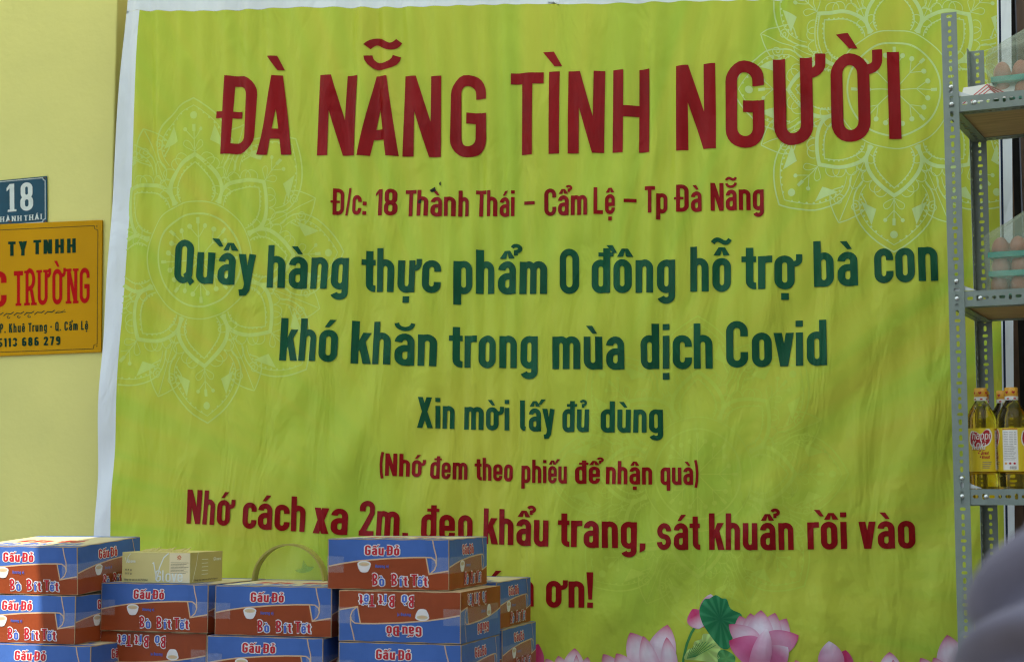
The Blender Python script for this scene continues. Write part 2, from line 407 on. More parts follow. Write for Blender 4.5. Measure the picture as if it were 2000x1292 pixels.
def marks(ch_base, W, top, ms, w):
    E = []; extra = 0; c = W / 2; T = top + .065; hh = .18; w2 = w * .64
    if '\u031b' in ms:
        x = W
        E.append(S([(x - w * .5, top - .185), (x + .0, top - .18)] + arc(x + .01, top - .085, .085, .092, -75, -5, 7) + [(x + .097, top + .03)], w * .85)); extra = .10
    if '\u0323' in ms: E.append(V_(c - w / 2, -.24, -.24 + w * 1.0, w))
    circ, brev = '\u0302' in ms, '\u0306' in ms
    if circ:
        if '\u0300' in ms: c += .06
        for s in (-1, 1): E.append(Q((c + s * .175, T), (c + s * (.175 - w * .95), T), (c - s * w * .0, T + hh - w * .35), (c + s * w * .45, T + hh)) if s < 0 else Q((c + s * (.175 - w * .95), T), (c + s * .175, T), (c + s * w * .45, T + hh), (c, T + hh - w * .35)))
        E.append(Q((c - w * .45, T + hh), (c, T + hh - w * .36), (c + w * .45, T + hh), (c, T + hh + .002)))
    if brev: E.append(S(arc(c, T + .19, .17, .14, 182, 358, 11), w2))
    gx, gy = c, T
    if circ: gx, gy = c, T + .12
    if '\u0300' in ms:
        if circ: gx = c - .27; gy = T + .09
        E.append(Q((gx + .0, gy), (gx + .095, gy), (gx - .01, gy + hh), (gx - .15, gy + hh)))
    if '\u0301' in ms:
        if circ: gx = c + .2; gy = T + .06
        E.append(Q((gx - .095, gy), (gx, gy), (gx + .15, gy + hh), (gx + .01, gy + hh)))
    if '\u0309' in ms:
        if circ: gx = c + .2; gy = T + .09
        E.append(S([(gx - .005, gy - .02), (gx - .005, gy + .065)] + arc(gx + .0, gy + .135, .085, .068, -55, 165, 9), w * .55))
    if '\u0303' in ms:
        y = T + (.27 if (brev or circ) else .06)
        if circ: y = T + .25
        E.append(S([(c + .185 * t, y + .065 + .058 * math.sin(-t * 2.5) + .045 * t ** 3 + (.03 * t)) for t in [k / 8 - 1 for k in range(17)]], w2))
    return E, extra
def run(text, w, gap=.105, space=.24, serif=False):
    out = []; x = 0; last = 0
    for qi, ch in enumerate(text):
        if ch == ' ': x += space; continue
        bar = ch in 'đĐ'
        if bar: ch = {'đ': 'd', 'Đ': 'D'}[ch]
        d = unicodedata.normalize('NFD', ch); b, ms = d[0], d[1:]
        E, W, top = glyph(b, w, serif)
        if b == 'i' and not any(k in ms for k in '\u0300\u0301\u0303\u0309'): E.append(V_(0, .86, .86 + w * .9, w))
        ex = 0
        off = 0
        if ms:
            e2, ex = marks(b, W, top, ms, w); E += e2
        if bar:
            if b == 'D': E.append(Q((-.085, .5 - w * .32), (w + .12, .5 - w * .32), (w + .12, .5 + w * .32), (-.085, .5 + w * .32)))
            else: E.append(Q((W - w - .10, .815), (W + .075, .815), (W + .075, .815 + w * .6), (W - w - .10, .815 + w * .6)))
            if b == 'D': off = .085
        for e in E:
            out.append((e, x + off))
        nx_ = unicodedata.normalize('NFD', text[qi + 1])[0] if qi + 1 < len(text) else ''
        kn = 0
        if not serif:
            if (b == 'A' and nx_ in 'NTVYG' and nx_) or (nx_ in ('A',)): kn = -.07
            if b == 'T' and nx_ and nx_ in 'IhpraNo': kn = -.035
            if b in 'vyxkrtc' or (nx_ and nx_ in 'vyxt'): kn = -.035
        x += W + ex + gap + off + kn; last = gap + kn
    return out, x - last
def emit(mb, elems, mapper, ds, m=0, grow=0.0, layer0=0, across=2, mfun=None):
    """elems in glyph units -> patches on the surface given by mapper(x, y, layer)"""
    for k, (e, ox) in enumerate(elems):
        lay = layer0 + (k % 7)
        mm = mfun(ox) if mfun else m
        if e[0] == 'q':
            a, b, c, d = [Vector((p[0] + ox, p[1])) for p in e[1]]
            if grow:
                ce = (a + b + c + d) / 4
                a, b, c, d = [p + (p - ce).normalized() * grow * 1.25 for p in (a, b, c, d)]
            n = max(1, int(max((a - d).length, (b - c).length) / ds)); q = max(1, int(max((a - b).length, (d - c).length) / ds))
            rows = []
            for i in range(n + 1):
                l, r = a.lerp(d, i / n), b.lerp(c, i / n)
                rows.append([mapper(*l.lerp(r, j / q), lay) for j in range(q + 1)])
            mb.grid(rows, mm)
        else:
            _, pts, w, closed = e
            pts = [Vector((p[0] + ox, p[1])) for p in pts]
            P = [pts[0]]
            for p in pts[1:]:
                if (p - P[-1]).length > 1e-5: P.append(p)
            if closed and (P[0] - P[-1]).length < 1e-5: P.pop()
            if grow and not closed:
                P[0] = P[0] + (P[0] - P[1]).normalized() * grow; P[-1] = P[-1] + (P[-1] - P[-2]).normalized() * grow
            D = []
            cnt = len(P) if closed else len(P) - 1
            for i in range(cnt):
                a, b = P[i], P[(i + 1) % len(P)]
                n = max(1, int((b - a).length / ds))
                D += [a.lerp(b, j / n) for j in range(n)]
            if not closed: D.append(P[-1])
            L = len(D); rows = []
            hw = w / 2 + grow
            for i in range(L):
                if closed: pa, pb = D[i - 1], D[(i + 1) % L]
                else: pa, pb = D[max(i - 1, 0)], D[min(i + 1, L - 1)]
                t1 = (D[i] - pa); t2 = (pb - D[i])
                if t1.length < 1e-7: t1 = t2
                if t2.length < 1e-7: t2 = t1
                t1 = t1.normalized(); t2 = t2.normalized()
                n1 = Vector((-t1.y, t1.x)); n2 = Vector((-t2.y, t2.x))
                mv = (n1 + n2) / max(.35, 1 + n1.dot(n2))
                rows.append([mapper(*(D[i] + mv * hw * (1 - 2 * j / across)), lay) for j in range(across + 1)])
            if closed: rows.append(rows[0])
            mb.grid(rows, mm)

# ------------------------------------------------------------------ facade
EDGE = on(229, 0, WALL)[0]
M['yellow'] = mat('yellow_paint', (0.75, 0.71, 0.21), 0.55, 0.04, 1.3, 0.12, 45, dirt=(0.62, 0.61, 0.18))
M['recess'] = mat('recess_brown', (0.30, 0.21, 0.08), 0.7, 0.15, 6)  # brown, darker than the yellow wall beside it
M['concrete'] = mat('concrete', (0.13, 0.125, 0.115), 0.85, 0.15, 3, 0.3, 40)
M['woodframe'] = mat('dark_wood', (0.10, 0.055, 0.03), 0.55, 0.3, 9, 0.1, 60, stretch=(6, 6, 1))
def fbox(mb, u0, u1, z0, z1, o0, o1, m=0):          # block on the facade: u, z, offset towards the street
    P = [fac(u, z, o) for o in (o0, o1) for z in (z0, z1) for u in (u0, u1)]
    for q in ((0, 1, 3, 2), (4, 6, 7, 5), (0, 4, 5, 1), (2, 3, 7, 6), (0, 2, 6, 4), (1, 5, 7, 3)): mb.face([P[k] for k in q], m)
g = MB(); g.face([(-60, -60, 0), (60, -60, 0), (60, 60, 0), (-60, 60, 0)])
tag(g.build('ground', M['concrete']), kind='structure')
wl = MB(); fbox(wl, -7, EDGE, 0, 3.55, -.6, 0)
tag(wl.build('house_wall', M['yellow'], weld=1e-5, bevel=.006), 'smooth yellow painted house wall behind the address plates', 'wall')
up = MB(); fbox(up, -7, 6, 3.552, 5.6, -.9, .02)
tag(up.build('upper_wall', M['yellow'], weld=1e-5), 'yellow upper house wall above the banner, over the doorway', 'wall')
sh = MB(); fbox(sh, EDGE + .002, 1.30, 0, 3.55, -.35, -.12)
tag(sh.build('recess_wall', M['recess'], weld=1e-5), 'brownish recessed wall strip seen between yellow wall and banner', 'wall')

# ------------------------------------------------------------------ banner
def wr(u, z):
    """drape of the sheet: offset towards the street, metres"""
    tp = max(0, min(1, (z - 1.7) / 1.2))
    n = noise.noise(Vector((u * 2.2, z * .55, 3.1)))
    a = .0060 * (.25 + tp) * (1 + 1.2 * noise.noise(Vector((u * 3.3, .4 * z, 7)))) * math.sin(u * 2 * math.pi / .088 + 7 * n + .8 * z)
    b = .016 * noise.noise(Vector((u * 3.1 + z * .9, z * 1.0, 9.0)))
    c = .013 * noise.noise(Vector((u * 8 - z * 3.2, z * 3.0, 1.0))) * (1.25 - tp)
    low = max(0, min(1, (1.75 - z) / .8)) * max(0, min(1, (u + .2) / .9))
    d = .017 * low * noise.noise(Vector((u * 9 + 2, z * 6, 5.0)))
    if low > 0: d += low * (.010 * abs(noise.noise(Vector((u * 6 + z * 2.5, z * 4.2, 2.0)))) + .005 * abs(noise.noise(Vector((u * 13 - z * 3, z * 9, 4.0)))))
    return a + b + c + d - .002
def bn(px, py, off=0.0):
    u, z = on(px, py, BAN)
    return fac(u, z, wr(u, z) + off, BAN)
def lx(y): return 275 - .0612 * (y - 22) + 2.0 * math.sin(y / 150)
def lo(y): return 246.5 - .0645 * y + 1.5 * math.sin(y / 170 + 1)
def rg(y): return 1947 + .0135 * y
def ro(y): return 1975 + .0065 * y
def gy(x): return 22 - (x - 275) * .0178 + .5 * math.sin(x / 60)
ban = empty('printed_banner', fac(*on(1020, 1420, BAN), 0, BAN))
tag(ban, 'large lime green vinyl banner with red and dark green Vietnamese lettering', 'banner')
BL = ban.location.copy()
class LB(MB):                                         # a mesh given in world space, stored relative to the banner
    def build(self, *a, **k):
        self.v = [p - BL for p in self.v]
        return MB.build(self, *a, **k)
mb = LB()
ys = [gyv for gyv in range(-70, 1452, 8)]
TOPY = -64
NX = 230
def sheet(fx0, fx1, y0, y1, nx, ny, m, off=0.0):
    rows = []
    for j in range(ny + 1):
        row = []
        for i in range(nx + 1):
            s, t = i / nx, j / ny
            xm = 275 + s * 1672
            ya = y0(xm) if callable(y0) else y0
            yb = y1(xm) if callable(y1) else y1
            y = ya + (yb - ya) * t
            x = fx0(y) + (fx1(y) - fx0(y)) * s
            row.append(bn(x, y, off))
        rows.append(row)
    mb.grid(rows, m)
sheet(lx, rg, gy, 1430, 440, 250, 0)
sheet(lo, lx, lambda x: gy(275) , 1430, 4, 180, 1)
sheet(lo, ro, -60, lambda x: gy(max(275, x)), 230, 8, 1)
sheet(rg, lambda y: rg(y) + 3, lambda x: gy(1947), 1430, 1, 180, 1)
sheet(lambda y: rg(y) + 3, lambda y: rg(y) + 7.5, lambda x: gy(1947), 1430, 1, 180, 2)
sheet(lambda y: rg(y) + 7.5, ro, lambda x: gy(1947), 1430, 3, 180, 1)
cloth = mb.build('banner_sheet', [M['lime'], M['border'], M['navy']], ban, smooth=True, weld=2e-4)
SL = [(250, .066), (400, .06), (640, .052), (800, .03), (900, .012), (1300, 0), (1745, -.03), (2000, -.04)]
def slant(x):
    for (a, sa), (b, sb) in zip(SL, SL[1:]):
        if x <= b: return sa + (sb - sa) * max(0, (x - a)) / (b - a)
    return SL[-1][1]
def word(mb, text, xa, xb, ya, yb, ha, hb=None, w=.16, m=0, surf=None, gap=.105, serif=False, space=.24, grow=0.0, layer0=0, sl=None, dpx=7.0, mfun=None, across=2):
    hb = hb or ha
    el, W = run(text, w, gap, space, serif)
    surf = surf or (lambda x, y, l: bn(x, y, .0020 + .00010 * l))
    def mp(x, y, l):
        t = x / W
        X = xa + (xb - xa) * t
        H = ha + (hb - ha) * t
        s = slant(X) if sl is None else sl
        return surf(X + s * (y - .5) * H, ya + (yb - ya) * t - y * H, l)
    emit(mb, el, mp, dpx / abs(ha), m, grow, layer0, mfun=mfun, across=across)
LINES = [
 ('headline_lettering', 'red', .136, [('ĐÀ', 421, 573, 300, 302, 153, 154), ('NẴNG', 623, 950, 304, 306, 156, 158), ('TÌNH', 998, 1268, 303, 297, 159, 163), ('NGƯỜI', 1320, 1758, 294, 270, 165, 170)]),
 ('address_lettering', 'red', .145, [('Đ/c:', 646, 717, 419, 420, 51), ('18', 733, 777, 421, 421, 51), ('Thành', 790, 915, 421.5, 422, 51), ('Thái', 928, 1005, 422, 422, 51), ('–', 1023, 1045, 420, 420, 51), ('Cẩm', 1063, 1148, 421, 420, 52), ('Lệ', 1161, 1202, 419, 418, 52), ('–', 1220, 1243, 417, 416, 52), ('Tp', 1259, 1302, 416, 415, 52), ('Đà', 1316, 1370, 414, 412, 53), ('Nẵng', 1388, 1491, 411.5, 408.5, 54)]),
 ('offer_lettering', 'green', .15, [('Quầy', 343, 500, 552, 558, 83), ('hàng', 521, 683, 561, 565, 83), ('thực', 707, 862, 569, 572, 85), ('phẩm', 887, 1069, 573, 574, 86), ('0', 1094, 1131, 573, 573, 86), ('đồng', 1156, 1319, 572, 571, 87), ('hỗ', 1347, 1427, 569, 568, 88), ('trợ', 1448, 1562, 565, 564, 88), ('bà', 1589, 1675, 560, 557, 89), ('con', 1707, 1831, 553, 548, 90)]),
 ('hardship_lettering', 'green', .15, [('khó', 546, 660, 703, 706, 83), ('khăn', 686, 853, 709, 715, 83), ('trong', 877, 1051, 717, 719, 85), ('mùa', 1079, 1219, 720.5, 720.5, 86), ('dịch', 1250, 1391, 720, 719, 88), ('Covid', 1418, 1615, 717, 713, 89)]),
 ('invitation_lettering', 'green', .15, [('Xin', 815, 887, 834.5, 837, 60), ('mời', 905, 994, 838, 840, 60), ('lấy', 1015, 1083, 841, 842, 60), ('đủ', 1098, 1151, 843, 843, 60.5), ('dùng', 1173, 1293, 843.5, 844, 61)]),
 ('coupon_lettering', 'red', .15, [('(Nhớ', 741, 828, 928, 931, 44), ('đem', 840, 912, 934, 936, 44.5), ('theo', 926, 1002, 937, 939.5, 44.5), ('phiếu', 1018, 1108, 942, 943.5, 45.5), ('để', 1124, 1172, 944, 944, 45.5), ('nhận', 1183, 1272, 944.5, 945.5, 45.5), ('quà)', 1288, 1365, 946, 946, 46)]),
 ('distancing_lettering', 'red', .15, [('Nhớ', 363, 458, 1021.5, 1026, 66.5), ('cách', 477, 597, 1030, 1038, 68), ('xa', 614, 680, 1040, 1044, 68), ('2m,', 701, 798, 1045, 1050, 68), ('đeo', 824, 921, 1054, 1057, 69), ('khẩu', 943, 1071, 1061, 1066.5, 69.5), ('trang,', 1090, 1259, 1066.5, 1071, 70), ('sát', 1282, 1366, 1072.5, 1073, 70), ('khuẩn', 1384, 1550, 1073, 1073, 71.5), ('rồi', 1577, 1654, 1072, 1071, 72), ('vào', 1677, 1787, 1071, 1069.5, 72)]),
 ('thanks_lettering', 'red', .15, [('Cám', 905, 1044, 1179, 1183, 69), ('ơn!', 1067, 1158, 1184.5, 1186, 69.5)]),
]
for nm, mk, w, words in LINES:
    mb = LB()
    for a in words: word(mb, *a, w=w, gap=.105 if nm == 'headline_lettering' else .075, dpx=5.0, across=4 if nm == 'headline_lettering' else 2)
    mb.build(nm, M[mk], ban, smooth=True)
# mandalas
def proj(p):
    d = p - Vector((0, 0, EYE)); zc = d.y * CP + d.z * SP; yc = -d.y * SP + d.z * CP
    return 1000 + F * d.x / zc, 646 - F * yc / zc
def clip(mb):
    keep = []
    pr = [proj(v) for v in mb.v]
    for f, m in zip(mb.f, mb.m):
        x = sum(pr[k][0] for k in f) / len(f); y = sum(pr[k][1] for k in f) / len(f)
        if lx(y) + 1 < x < rg(y) - 1 and y > gy(x) + 1: keep.append((f, m))
    used = sorted({k for f, _ in keep for k in f}); ix = {k: i for i, k in enumerate(used)}
    mb.v = [mb.v[k] for k in used]; mb.c = [mb.c[k] for k in used]
    mb.f = [tuple(ix[k] for k in f) for f, _ in keep]; mb.m = [m for _, m in keep]
def mandala(mb, cx, cy, sx, sy, rot, thick=1.0):
    def P(r, a):
        a = R(a + rot)
        return (cx + sx * r * math.sin(a), cy - sy * r * math.cos(a))
    def line(pts, w, closed=False):
        emit(mb, [(S(pts, w * thick, closed), 0)], lambda x, y, l: bn(x, y, .00045 + .00003 * l), 4, 0, across=1)
    def dot(p, r):
        line([(p[0] - r, p[1]), (p[0], p[1])], 0.01)
        rows = [[bn(p[0] + r * k / 3 * math.cos(j * math.pi / 8) * sx, p[1] + r * k / 3 * math.sin(j * math.pi / 8) * sy, .0005) for j in range(16)] for k in range(4)]
        mb.grid(rows, 0, closed=True)
    def petal(a0, r0, hw, r1, rt, w, n=12, scale=1.0):
        out = []
        for s in (-1, 1):
            pts = []
            for k in range(n + 1):
                t = k / n
                B = [(1 - t) ** 3, 3 * t * (1 - t) ** 2, 3 * t * t * (1 - t), t ** 3]
                c = [(r0, hw * scale), (r0 + (r1 - r0) * .55, hw * scale * 1.32), (r1, hw * scale * .62), (rt, 0)]
                pts.append((sum(b * q[0] for b, q in zip(B, c)), s * sum(b * q[1] for b, q in zip(B, c))))
            out.append(pts)
        pl = [P(r, a0 + a) for r, a in out[0]] + [P(r, a0 + a) for r, a in reversed(out[1])][1:]
        line(pl, w)
        return out
    def curve(a0, r0, hw, r1, rt, n=12):
        out = []
        for s in (-1, 1):
            pts = []
            for k in range(n + 1):
                t = k / n
                B = [(1 - t) ** 3, 3 * t * (1 - t) ** 2, 3 * t * t * (1 - t), t ** 3]
                c = [(r0, hw), (r0 + (r1 - r0) * .55, hw * 1.32), (r1, hw * .62), (rt, 0)]
                pts.append((sum(b * q[0] for b, q in zip(B, c)), s * sum(b * q[1] for b, q in zip(B, c))))
            out.append(pts)
        return out
    def soft(pts, w):
        V = [Vector(p) for p in pts]; V = [V[0]] + V + [V[-1]]; out = []
        for i in range(1, len(V) - 2):
            p0, p1, p2, p3 = V[i - 1:i + 3]
            for j in range(5):
                t = j / 5
                out.append(tuple(.5 * ((2 * p1) + (p2 - p0) * t + (2 * p0 - 5 * p1 + 4 * p2 - p3) * t * t + (3 * p1 - p0 - 3 * p2 + p3) * t ** 3)))
        out.append(tuple(V[-1])); line(out, w)
    def tri(p0, p1, p2):
        emit(mb, [(('q', (p0, p1, p2, p2)), 0)], lambda x, y, l: bn(x, y, .0005), 5, 0)
    circ = lambda r, w: line([P(r, a) for a in range(0, 360, 5)], w, True)
    circ(115, 2.2); circ(91, 3.5)
    for k in range(8):
        a = 45 * k
        line([P(6, a), P(78, a)], 2.0)
        for da, rr in ((-14, 66), (14, 66)):
            line([P(44, a), P(rr, a + da)], 1.6); dot(P(rr + 2, a + da), 5)
        line([P(72, a), P(84, a)], 6)
        petal(a, 118, 21, 178, 207, 7.5)
        o = petal(a, 118, 16, 165, 192, 2.2)
        # beaded inner edge
        for side in o:
            for (r, t) in side[1:-1]: dot(P(r + 3, a + t * .93), 2.0)
        # scallops round the inner petal
        o = curve(a, 118, 21, 178, 207)
        for side in o:
            pp = [Vector(P(r, a + t)) for r, t in side]
            ax0, ax1 = Vector(P(118, a)), Vector(P(207, a))
            for q in range(5):
                p, p2 = pp[2 + 2 * q - (q > 3)], pp[4 + 2 * q - (q > 3)]
                m_ = (p + p2) / 2; tt = (p2 - p)
                nn = Vector((-tt.y, tt.x)).normalized()
                if (m_ - (ax0 + ax1) / 2).dot(nn) < 0: nn = -nn
                line([tuple(m_ - tt * .5 * math.cos(R(f)) * (1 + .15 * math.sin(R(f))) + nn * (5 + 15 * math.sin(R(f)))) for f in range(0, 181, 18)], 1.6)
        # outer petal
        petal(a, 190, 19, 285, 318, 2.8)
        o = petal(a, 194, 16.5, 275, 304, 1.6)
        for side in o:
            for (r, t) in side[2:-1]: dot(P(r - 1, a + t * .95), 2.2)
        dot(P(284, a), 7.5)
        line([P(212, a), P(262, a)], 1.8); line([P(252, a), P(266, a)], 6)
        for s in (-1, 1):
            line([P(236, a), P(254, a + s * 3.5)], 1.6); dot(P(256, a + s * 3.8), 4)
            soft([P(212, a), P(224, a + s * 5), P(234, a + s * 4.2), P(230, a + s * 2), P(214, a)], 1.5)
            tri(P(228, a + s * 16.5), P(236, a + s * 8.5), P(268, a + s * 9.5))
        # leaf between the outer petals
        b = a + 22.5
        for s in (-1, 1): soft([P(214, b + s * 5), P(232, b + s * 9), P(250, b + s * 7.5), P(268, b + s * 3.6), P(282, b)], 2.2)
        line([P(205, b), P(278, b)], 1.8)
        for s in (-1, 1):
            line([P(241 + (1.5 + f / 55) * math.cos(R(f)), b + s * 4.2 + s * (1.5 + f / 55) * math.sin(R(f)) / 4.2) for f in range(0, 600, 30)], 1.8)
        for s in (-1, 1): soft([P(168, b), P(184, b + s * 3.4), P(200, b + s * 3.2), P(212, b)], 1.5)
        line([P(135, b), P(208, b)], 1.4)
for nm, mk, args in (('flower_pattern', 'line', (391, 508, .88, 1.0, -3)), ('flower_pattern', 'line2', (1746, 174, 1.0, 1.0, 0)), ('faint_flower_pattern', 'faint', (1362, 925, .93, .97, 0))):
    mb = LB(); mandala(mb, *args); clip(mb)
    mb.build(nm, M[mk], ban, smooth=True)
# lotus print along the lower edge
PINK, WHITE, CRIM, LEAFC = (0.62, .20, .36), (.80, .72, .80), (.55, .03, .13), (.02, .20, .07)
def mixc(a, b, t): return tuple(x + (y - x) * t for x, y in zip(a, b))
def lpetal(mb, base, tip, wd, lay, body=WHITE, low=PINK, tipc=CRIM, bend=0.0, n=24, q=10, edge=.35):
    b, t_ = Vector(base), Vector(tip); ax = t_ - b; nn = Vector((-ax.y, ax.x)).normalized()
    rows, cols = [], []
    for i in range(n + 1):
        t = i / n
        hw = 1.22 * wd * (math.sin(math.pi * min(1, t * .70 + .12)) ** .8) * (1 - t ** 6) ** .8 * (1 if t < .999 else 0)
        c = b + ax * t + nn * bend * math.sin(math.pi * t)
        r, cc = [], []
        for j in range(q + 1):
            s = -1 + 2 * j / q
            p = c + nn * hw * s
            r.append(bn(p.x, p.y, .0006 + .00028 * lay))
            col = mixc(low, body, min(1, t * 1.5))
            col = mixc(col, PINK, abs(s) ** 2 * min(.9, edge * 1.35) + .10 * (.5 + .5 * math.sin(j * 2.1 + i * .3)))
            col = mixc(col, tipc, max(0, (t - .70) / .30) ** 1.6 * .95)
            cc.append(col)
        rows.append(r); cols.append(cc)
    mb.grid(rows, 0, cols)
def lpoly(mb, pts, col, lay, c2=None):
    cx = sum(p[0] for p in pts) / len(pts); cy = sum(p[1] for p in pts) / len(pts)
    rows = [[bn(cx + (p[0] - cx) * k / 6, cy + (p[1] - cy) * k / 6, .0006 + .00022 * lay) for p in pts] for k in range(7)]
    cols = [[mixc(c2 or col, col, (k / 6)) if j % 5 < 3 else mixc(c2 or col, tuple(min(1, 1.5 * v + .03) for v in col), k / 7) for j in range(len(pts))] for k in range(7)]
    mb.grid(rows, 0, cols, closed=True)
def smoothpoly(pts, n=4):
    out = []; L = len(pts)
    for i in range(L):
        p0, p1, p2, p3 = [Vector(pts[(i + k - 1) % L]) for k in range(4)]
        for j in range(n):
            t = j / n
            out.append(.5 * ((2 * p1) + (p2 - p0) * t + (2 * p0 - 5 * p1 + 4 * p2 - p3) * t * t + (3 * p1 - p0 - 3 * p2 + p3) * t ** 3))
    return [(p.x, p.y) for p in out]
mb = LB()
Z4 = lambda x, y: (1050 + x / 4.444, 1130 + y / 4.444)
Z5 = lambda x, y: (1450 + x / 4.444, 1130 + y / 4.444)
# bud and leaf
lpetal(mb, Z4(1450, 420), Z4(1500, 130), 22, 1, body=(.62, .12, .26), low=CRIM, tipc=WHITE, bend=9)
lpetal(mb, Z4(1430, 415), Z4(1340, 260), 15, 2, body=CRIM, low=WHITE, tipc=CRIM, bend=-3)
emit(mb, [(S([Z4(1390, 380), Z4(1340, 460), Z4(1300, 560), Z4(1265, 700), Z4(1260, 900)], 5.0), 0)], lambda x, y, l: bn(x, y, .0011), 8)
lpoly(mb, smoothpoly([Z4(*p) for p in ((1400, 270), (1440, 180), (1490, 168), (1545, 138), (1600, 165), (1645, 175), (1680, 255), (1775, 305), (1745, 380), (1700, 420), (1690, 520), (1660, 600), (1600, 600), (1540, 540), (1460, 430), (1425, 370))]), LEAFC, 4, (.015, .15, .06))
lpoly(mb, smoothpoly([Z4(*p) for p in ((1275, 690), (1310, 610), (1350, 590), (1365, 540), (1420, 520), (1440, 475), (1500, 480), (1540, 520), (1585, 590), (1580, 680), (1540, 720), (1380, 705))]), (.45, .62, .20), 3, (.30, .52, .10))
lpoly(mb, smoothpoly([Z4(*p) for p in ((1560, 660), (1600, 610), (1680, 640), (1720, 690), (1680, 760), (1590, 770))]), (.05, .24, .07), 3, (.12, .34, .10))
for a in range(9):
    emit(mb, [(S([Z4(1300 + 8 * a, 690 - 2 * a), Z4(1330 + 27 * a, 600 - 60 * math.sin(a / 3))], 1.1), 0)], lambda x, y, l: bn(x, y, .0020), 4, across=1)
# big blossom
cB = (1482, 1300)
for k, (tx, ty, wd, bd) in enumerate(((1445, 1201, 22, -4), (1537, 1206, 22, 5), (1466, 1196, 21, -2), (1515, 1195, 22, 2), (1487, 1190, 24, 0))):
    lpetal(mb, cB, (tx, ty), wd, 5 + .6 * k, bend=bd, low=(.60, .10, .28))
lpetal(mb, (1488, 1300), (1424, 1218), 20, 9, bend=12, low=(.62, .14, .30), body=(.78, .60, .70))
lpetal(mb, (1482, 1300), (1561, 1239), 24, 9, bend=-14, low=CRIM, body=(.70, .34, .50), edge=.6)
lpetal(mb, (1492, 1310), (1424, 1250), 24, 11, bend=16, low=CRIM, body=(.58, .12, .28), edge=.7)
lpetal(mb, (1480, 1330), (1540, 1262), 26, 13, bend=-10, low=CRIM, body=(.60, .16, .32), tipc=WHITE, edge=.5)
lpetal(mb, (1470, 1330), (1500, 1225), 17, 16, bend=3, low=CRIM, body=(.72, .46, .60), tipc=WHITE, edge=.5)
# left blossom
for pk, (base, tip, wd, bd) in enumerate((((1275, 1340), (1230, 1234), 24, 4), ((1290, 1340), (1303, 1219), 25, -6), ((1262, 1350), (1178, 1276), 22, -18), ((1275, 1352), (1203, 1275), 22, -12), ((1300, 1340), (1255, 1241), 15, -8), ((1300, 1345), (1302, 1243), 14, 6))):
    lpetal(mb, base, tip, wd, 5 + .8 * pk, bend=bd, low=PINK)
lpetal(mb, (1290, 1345), (1350, 1292), 14, 12, body=CRIM, low=CRIM)
for pk, (base, tip, wd, bd) in enumerate((((1110, 1345), (1066, 1285), 16, -6), ((1115, 1345), (1091, 1279), 15, -3), ((1120, 1345), (1124, 1264), 18, 0), ((1130, 1345), (1150, 1281), 12, 4), ((1125, 1345), (1128, 1277), 7, 2))):
    lpetal(mb, base, tip, wd, 4 + .8 * pk, bend=bd)
lpetal(mb, (1020, 1320), (1052, 1256), 16, 6, body=CRIM, low=CRIM, bend=8)
# right bud and blossoms
lpetal(mb, (1640, 1330), (1652, 1268), 18, 5, body=CRIM, low=CRIM)
lpetal(mb, (1628, 1330), (1620, 1250), 21, 6, body=(.74, .50, .64), low=CRIM, tipc=WHITE, edge=.5)
for pk, (base, tip, wd, bd) in enumerate((((1740, 1345), (1700, 1290), 14, -4), ((1740, 1345), (1737, 1272), 18, 0), ((1745, 1345), (1765, 1291), 12, 3), ((1742, 1345), (1744, 1287), 7, 2), ((1570, 1345), (1555, 1287), 14, 3), ((1575, 1345), (1590, 1290), 12, 3), ((1880, 1345), (1850, 1238), 24, -6), ((1870, 1352), (1797, 1284), 20, -14), ((1880, 1352), (1823, 1283), 18, -10))):
    lpetal(mb, base, tip, wd, 4 + .8 * (pk % 5), bend=bd)
# recolour the plain strokes (stems) that were written with the default white
for k, c in enumerate(mb.c):
    if c == (1, 1, 1): mb.c[k] = (.06, .28, .08)
mb.build('lotus_print', M['flower'], ban, smooth=True, color=True)
mb = LB()
for pts in (((838, 371), (848, 364), (850, 372), (842, 375)), ((856, 357), (860, 354), (860, 361), (858, 362)), ((818, 392), (824, 388), (823, 397), (817, 397))):
    mb = LB(); mb.face([bn(x, y, .0030) for x, y in pts]); mb.build('tear', M['tear'], ban)

# ------------------------------------------------------------------ address plates on the yellow wall
def plate(name, corners, th, mt, label, cat):
    """corners TL TR BR BL as pixels on the wall plane"""
    cs = [on(*c, WALL) for c in corners]
    base = fac(*cs[3], 0)
    o = empty(name, base); tag(o, label, cat)
    b = MB()
    A = [fac(u, z, .003) - base for u, z in cs]; B = [fac(u, z, .003 + th) - base for u, z in cs]
    b.face(B[::-1]); b.face(A)
    for k in range(4): b.face([A[k], B[k], B[(k + 1) % 4], A[(k + 1) % 4]])
    b.build('plate', mt, o, weld=1e-5, bevel=.0015)
    def surf(px, py, l):
        u, z = on(px, py, WALL)
        return fac(u, z, .003 + th + .0006 + .0001 * l) - base
    return o, surf
M['gold'] = mat('gold_acrylic', (0.56, 0.285, 0.003), 0.22, 0.06, 4, spec=0.05, coat=.0)
M['enamel'] = mat('blue_enamel', (0.010, 0.062, 0.10), 0.3, 0.15, 14, spec=.2, dirt=(0.014, 0.060, 0.085))
M['cream_ink'] = mat('pale_paint', (0.62, 0.68, 0.62), 0.4, 0.08, 40)
M['dark_ink'] = mat('dark_green_ink', (0.006, 0.04, 0.018), 0.3, spec=.05)
M['red_ink'] = mat('red_ink', (0.46, 0.006, 0.004), 0.3, spec=.05)
M['rust'] = mat('rusty_screw', (0.10, 0.06, 0.035), 0.8, .3, 60)
o, sf = plate('company_sign', ((-165, 445.5), (202.5, 430), (200, 687.5), (-165, 702)), .006, M['gold'], 'glossy gold company sign with green and red lettering on yellow wall', 'sign')
b = MB(); kw = dict(surf=sf, sl=-.0)
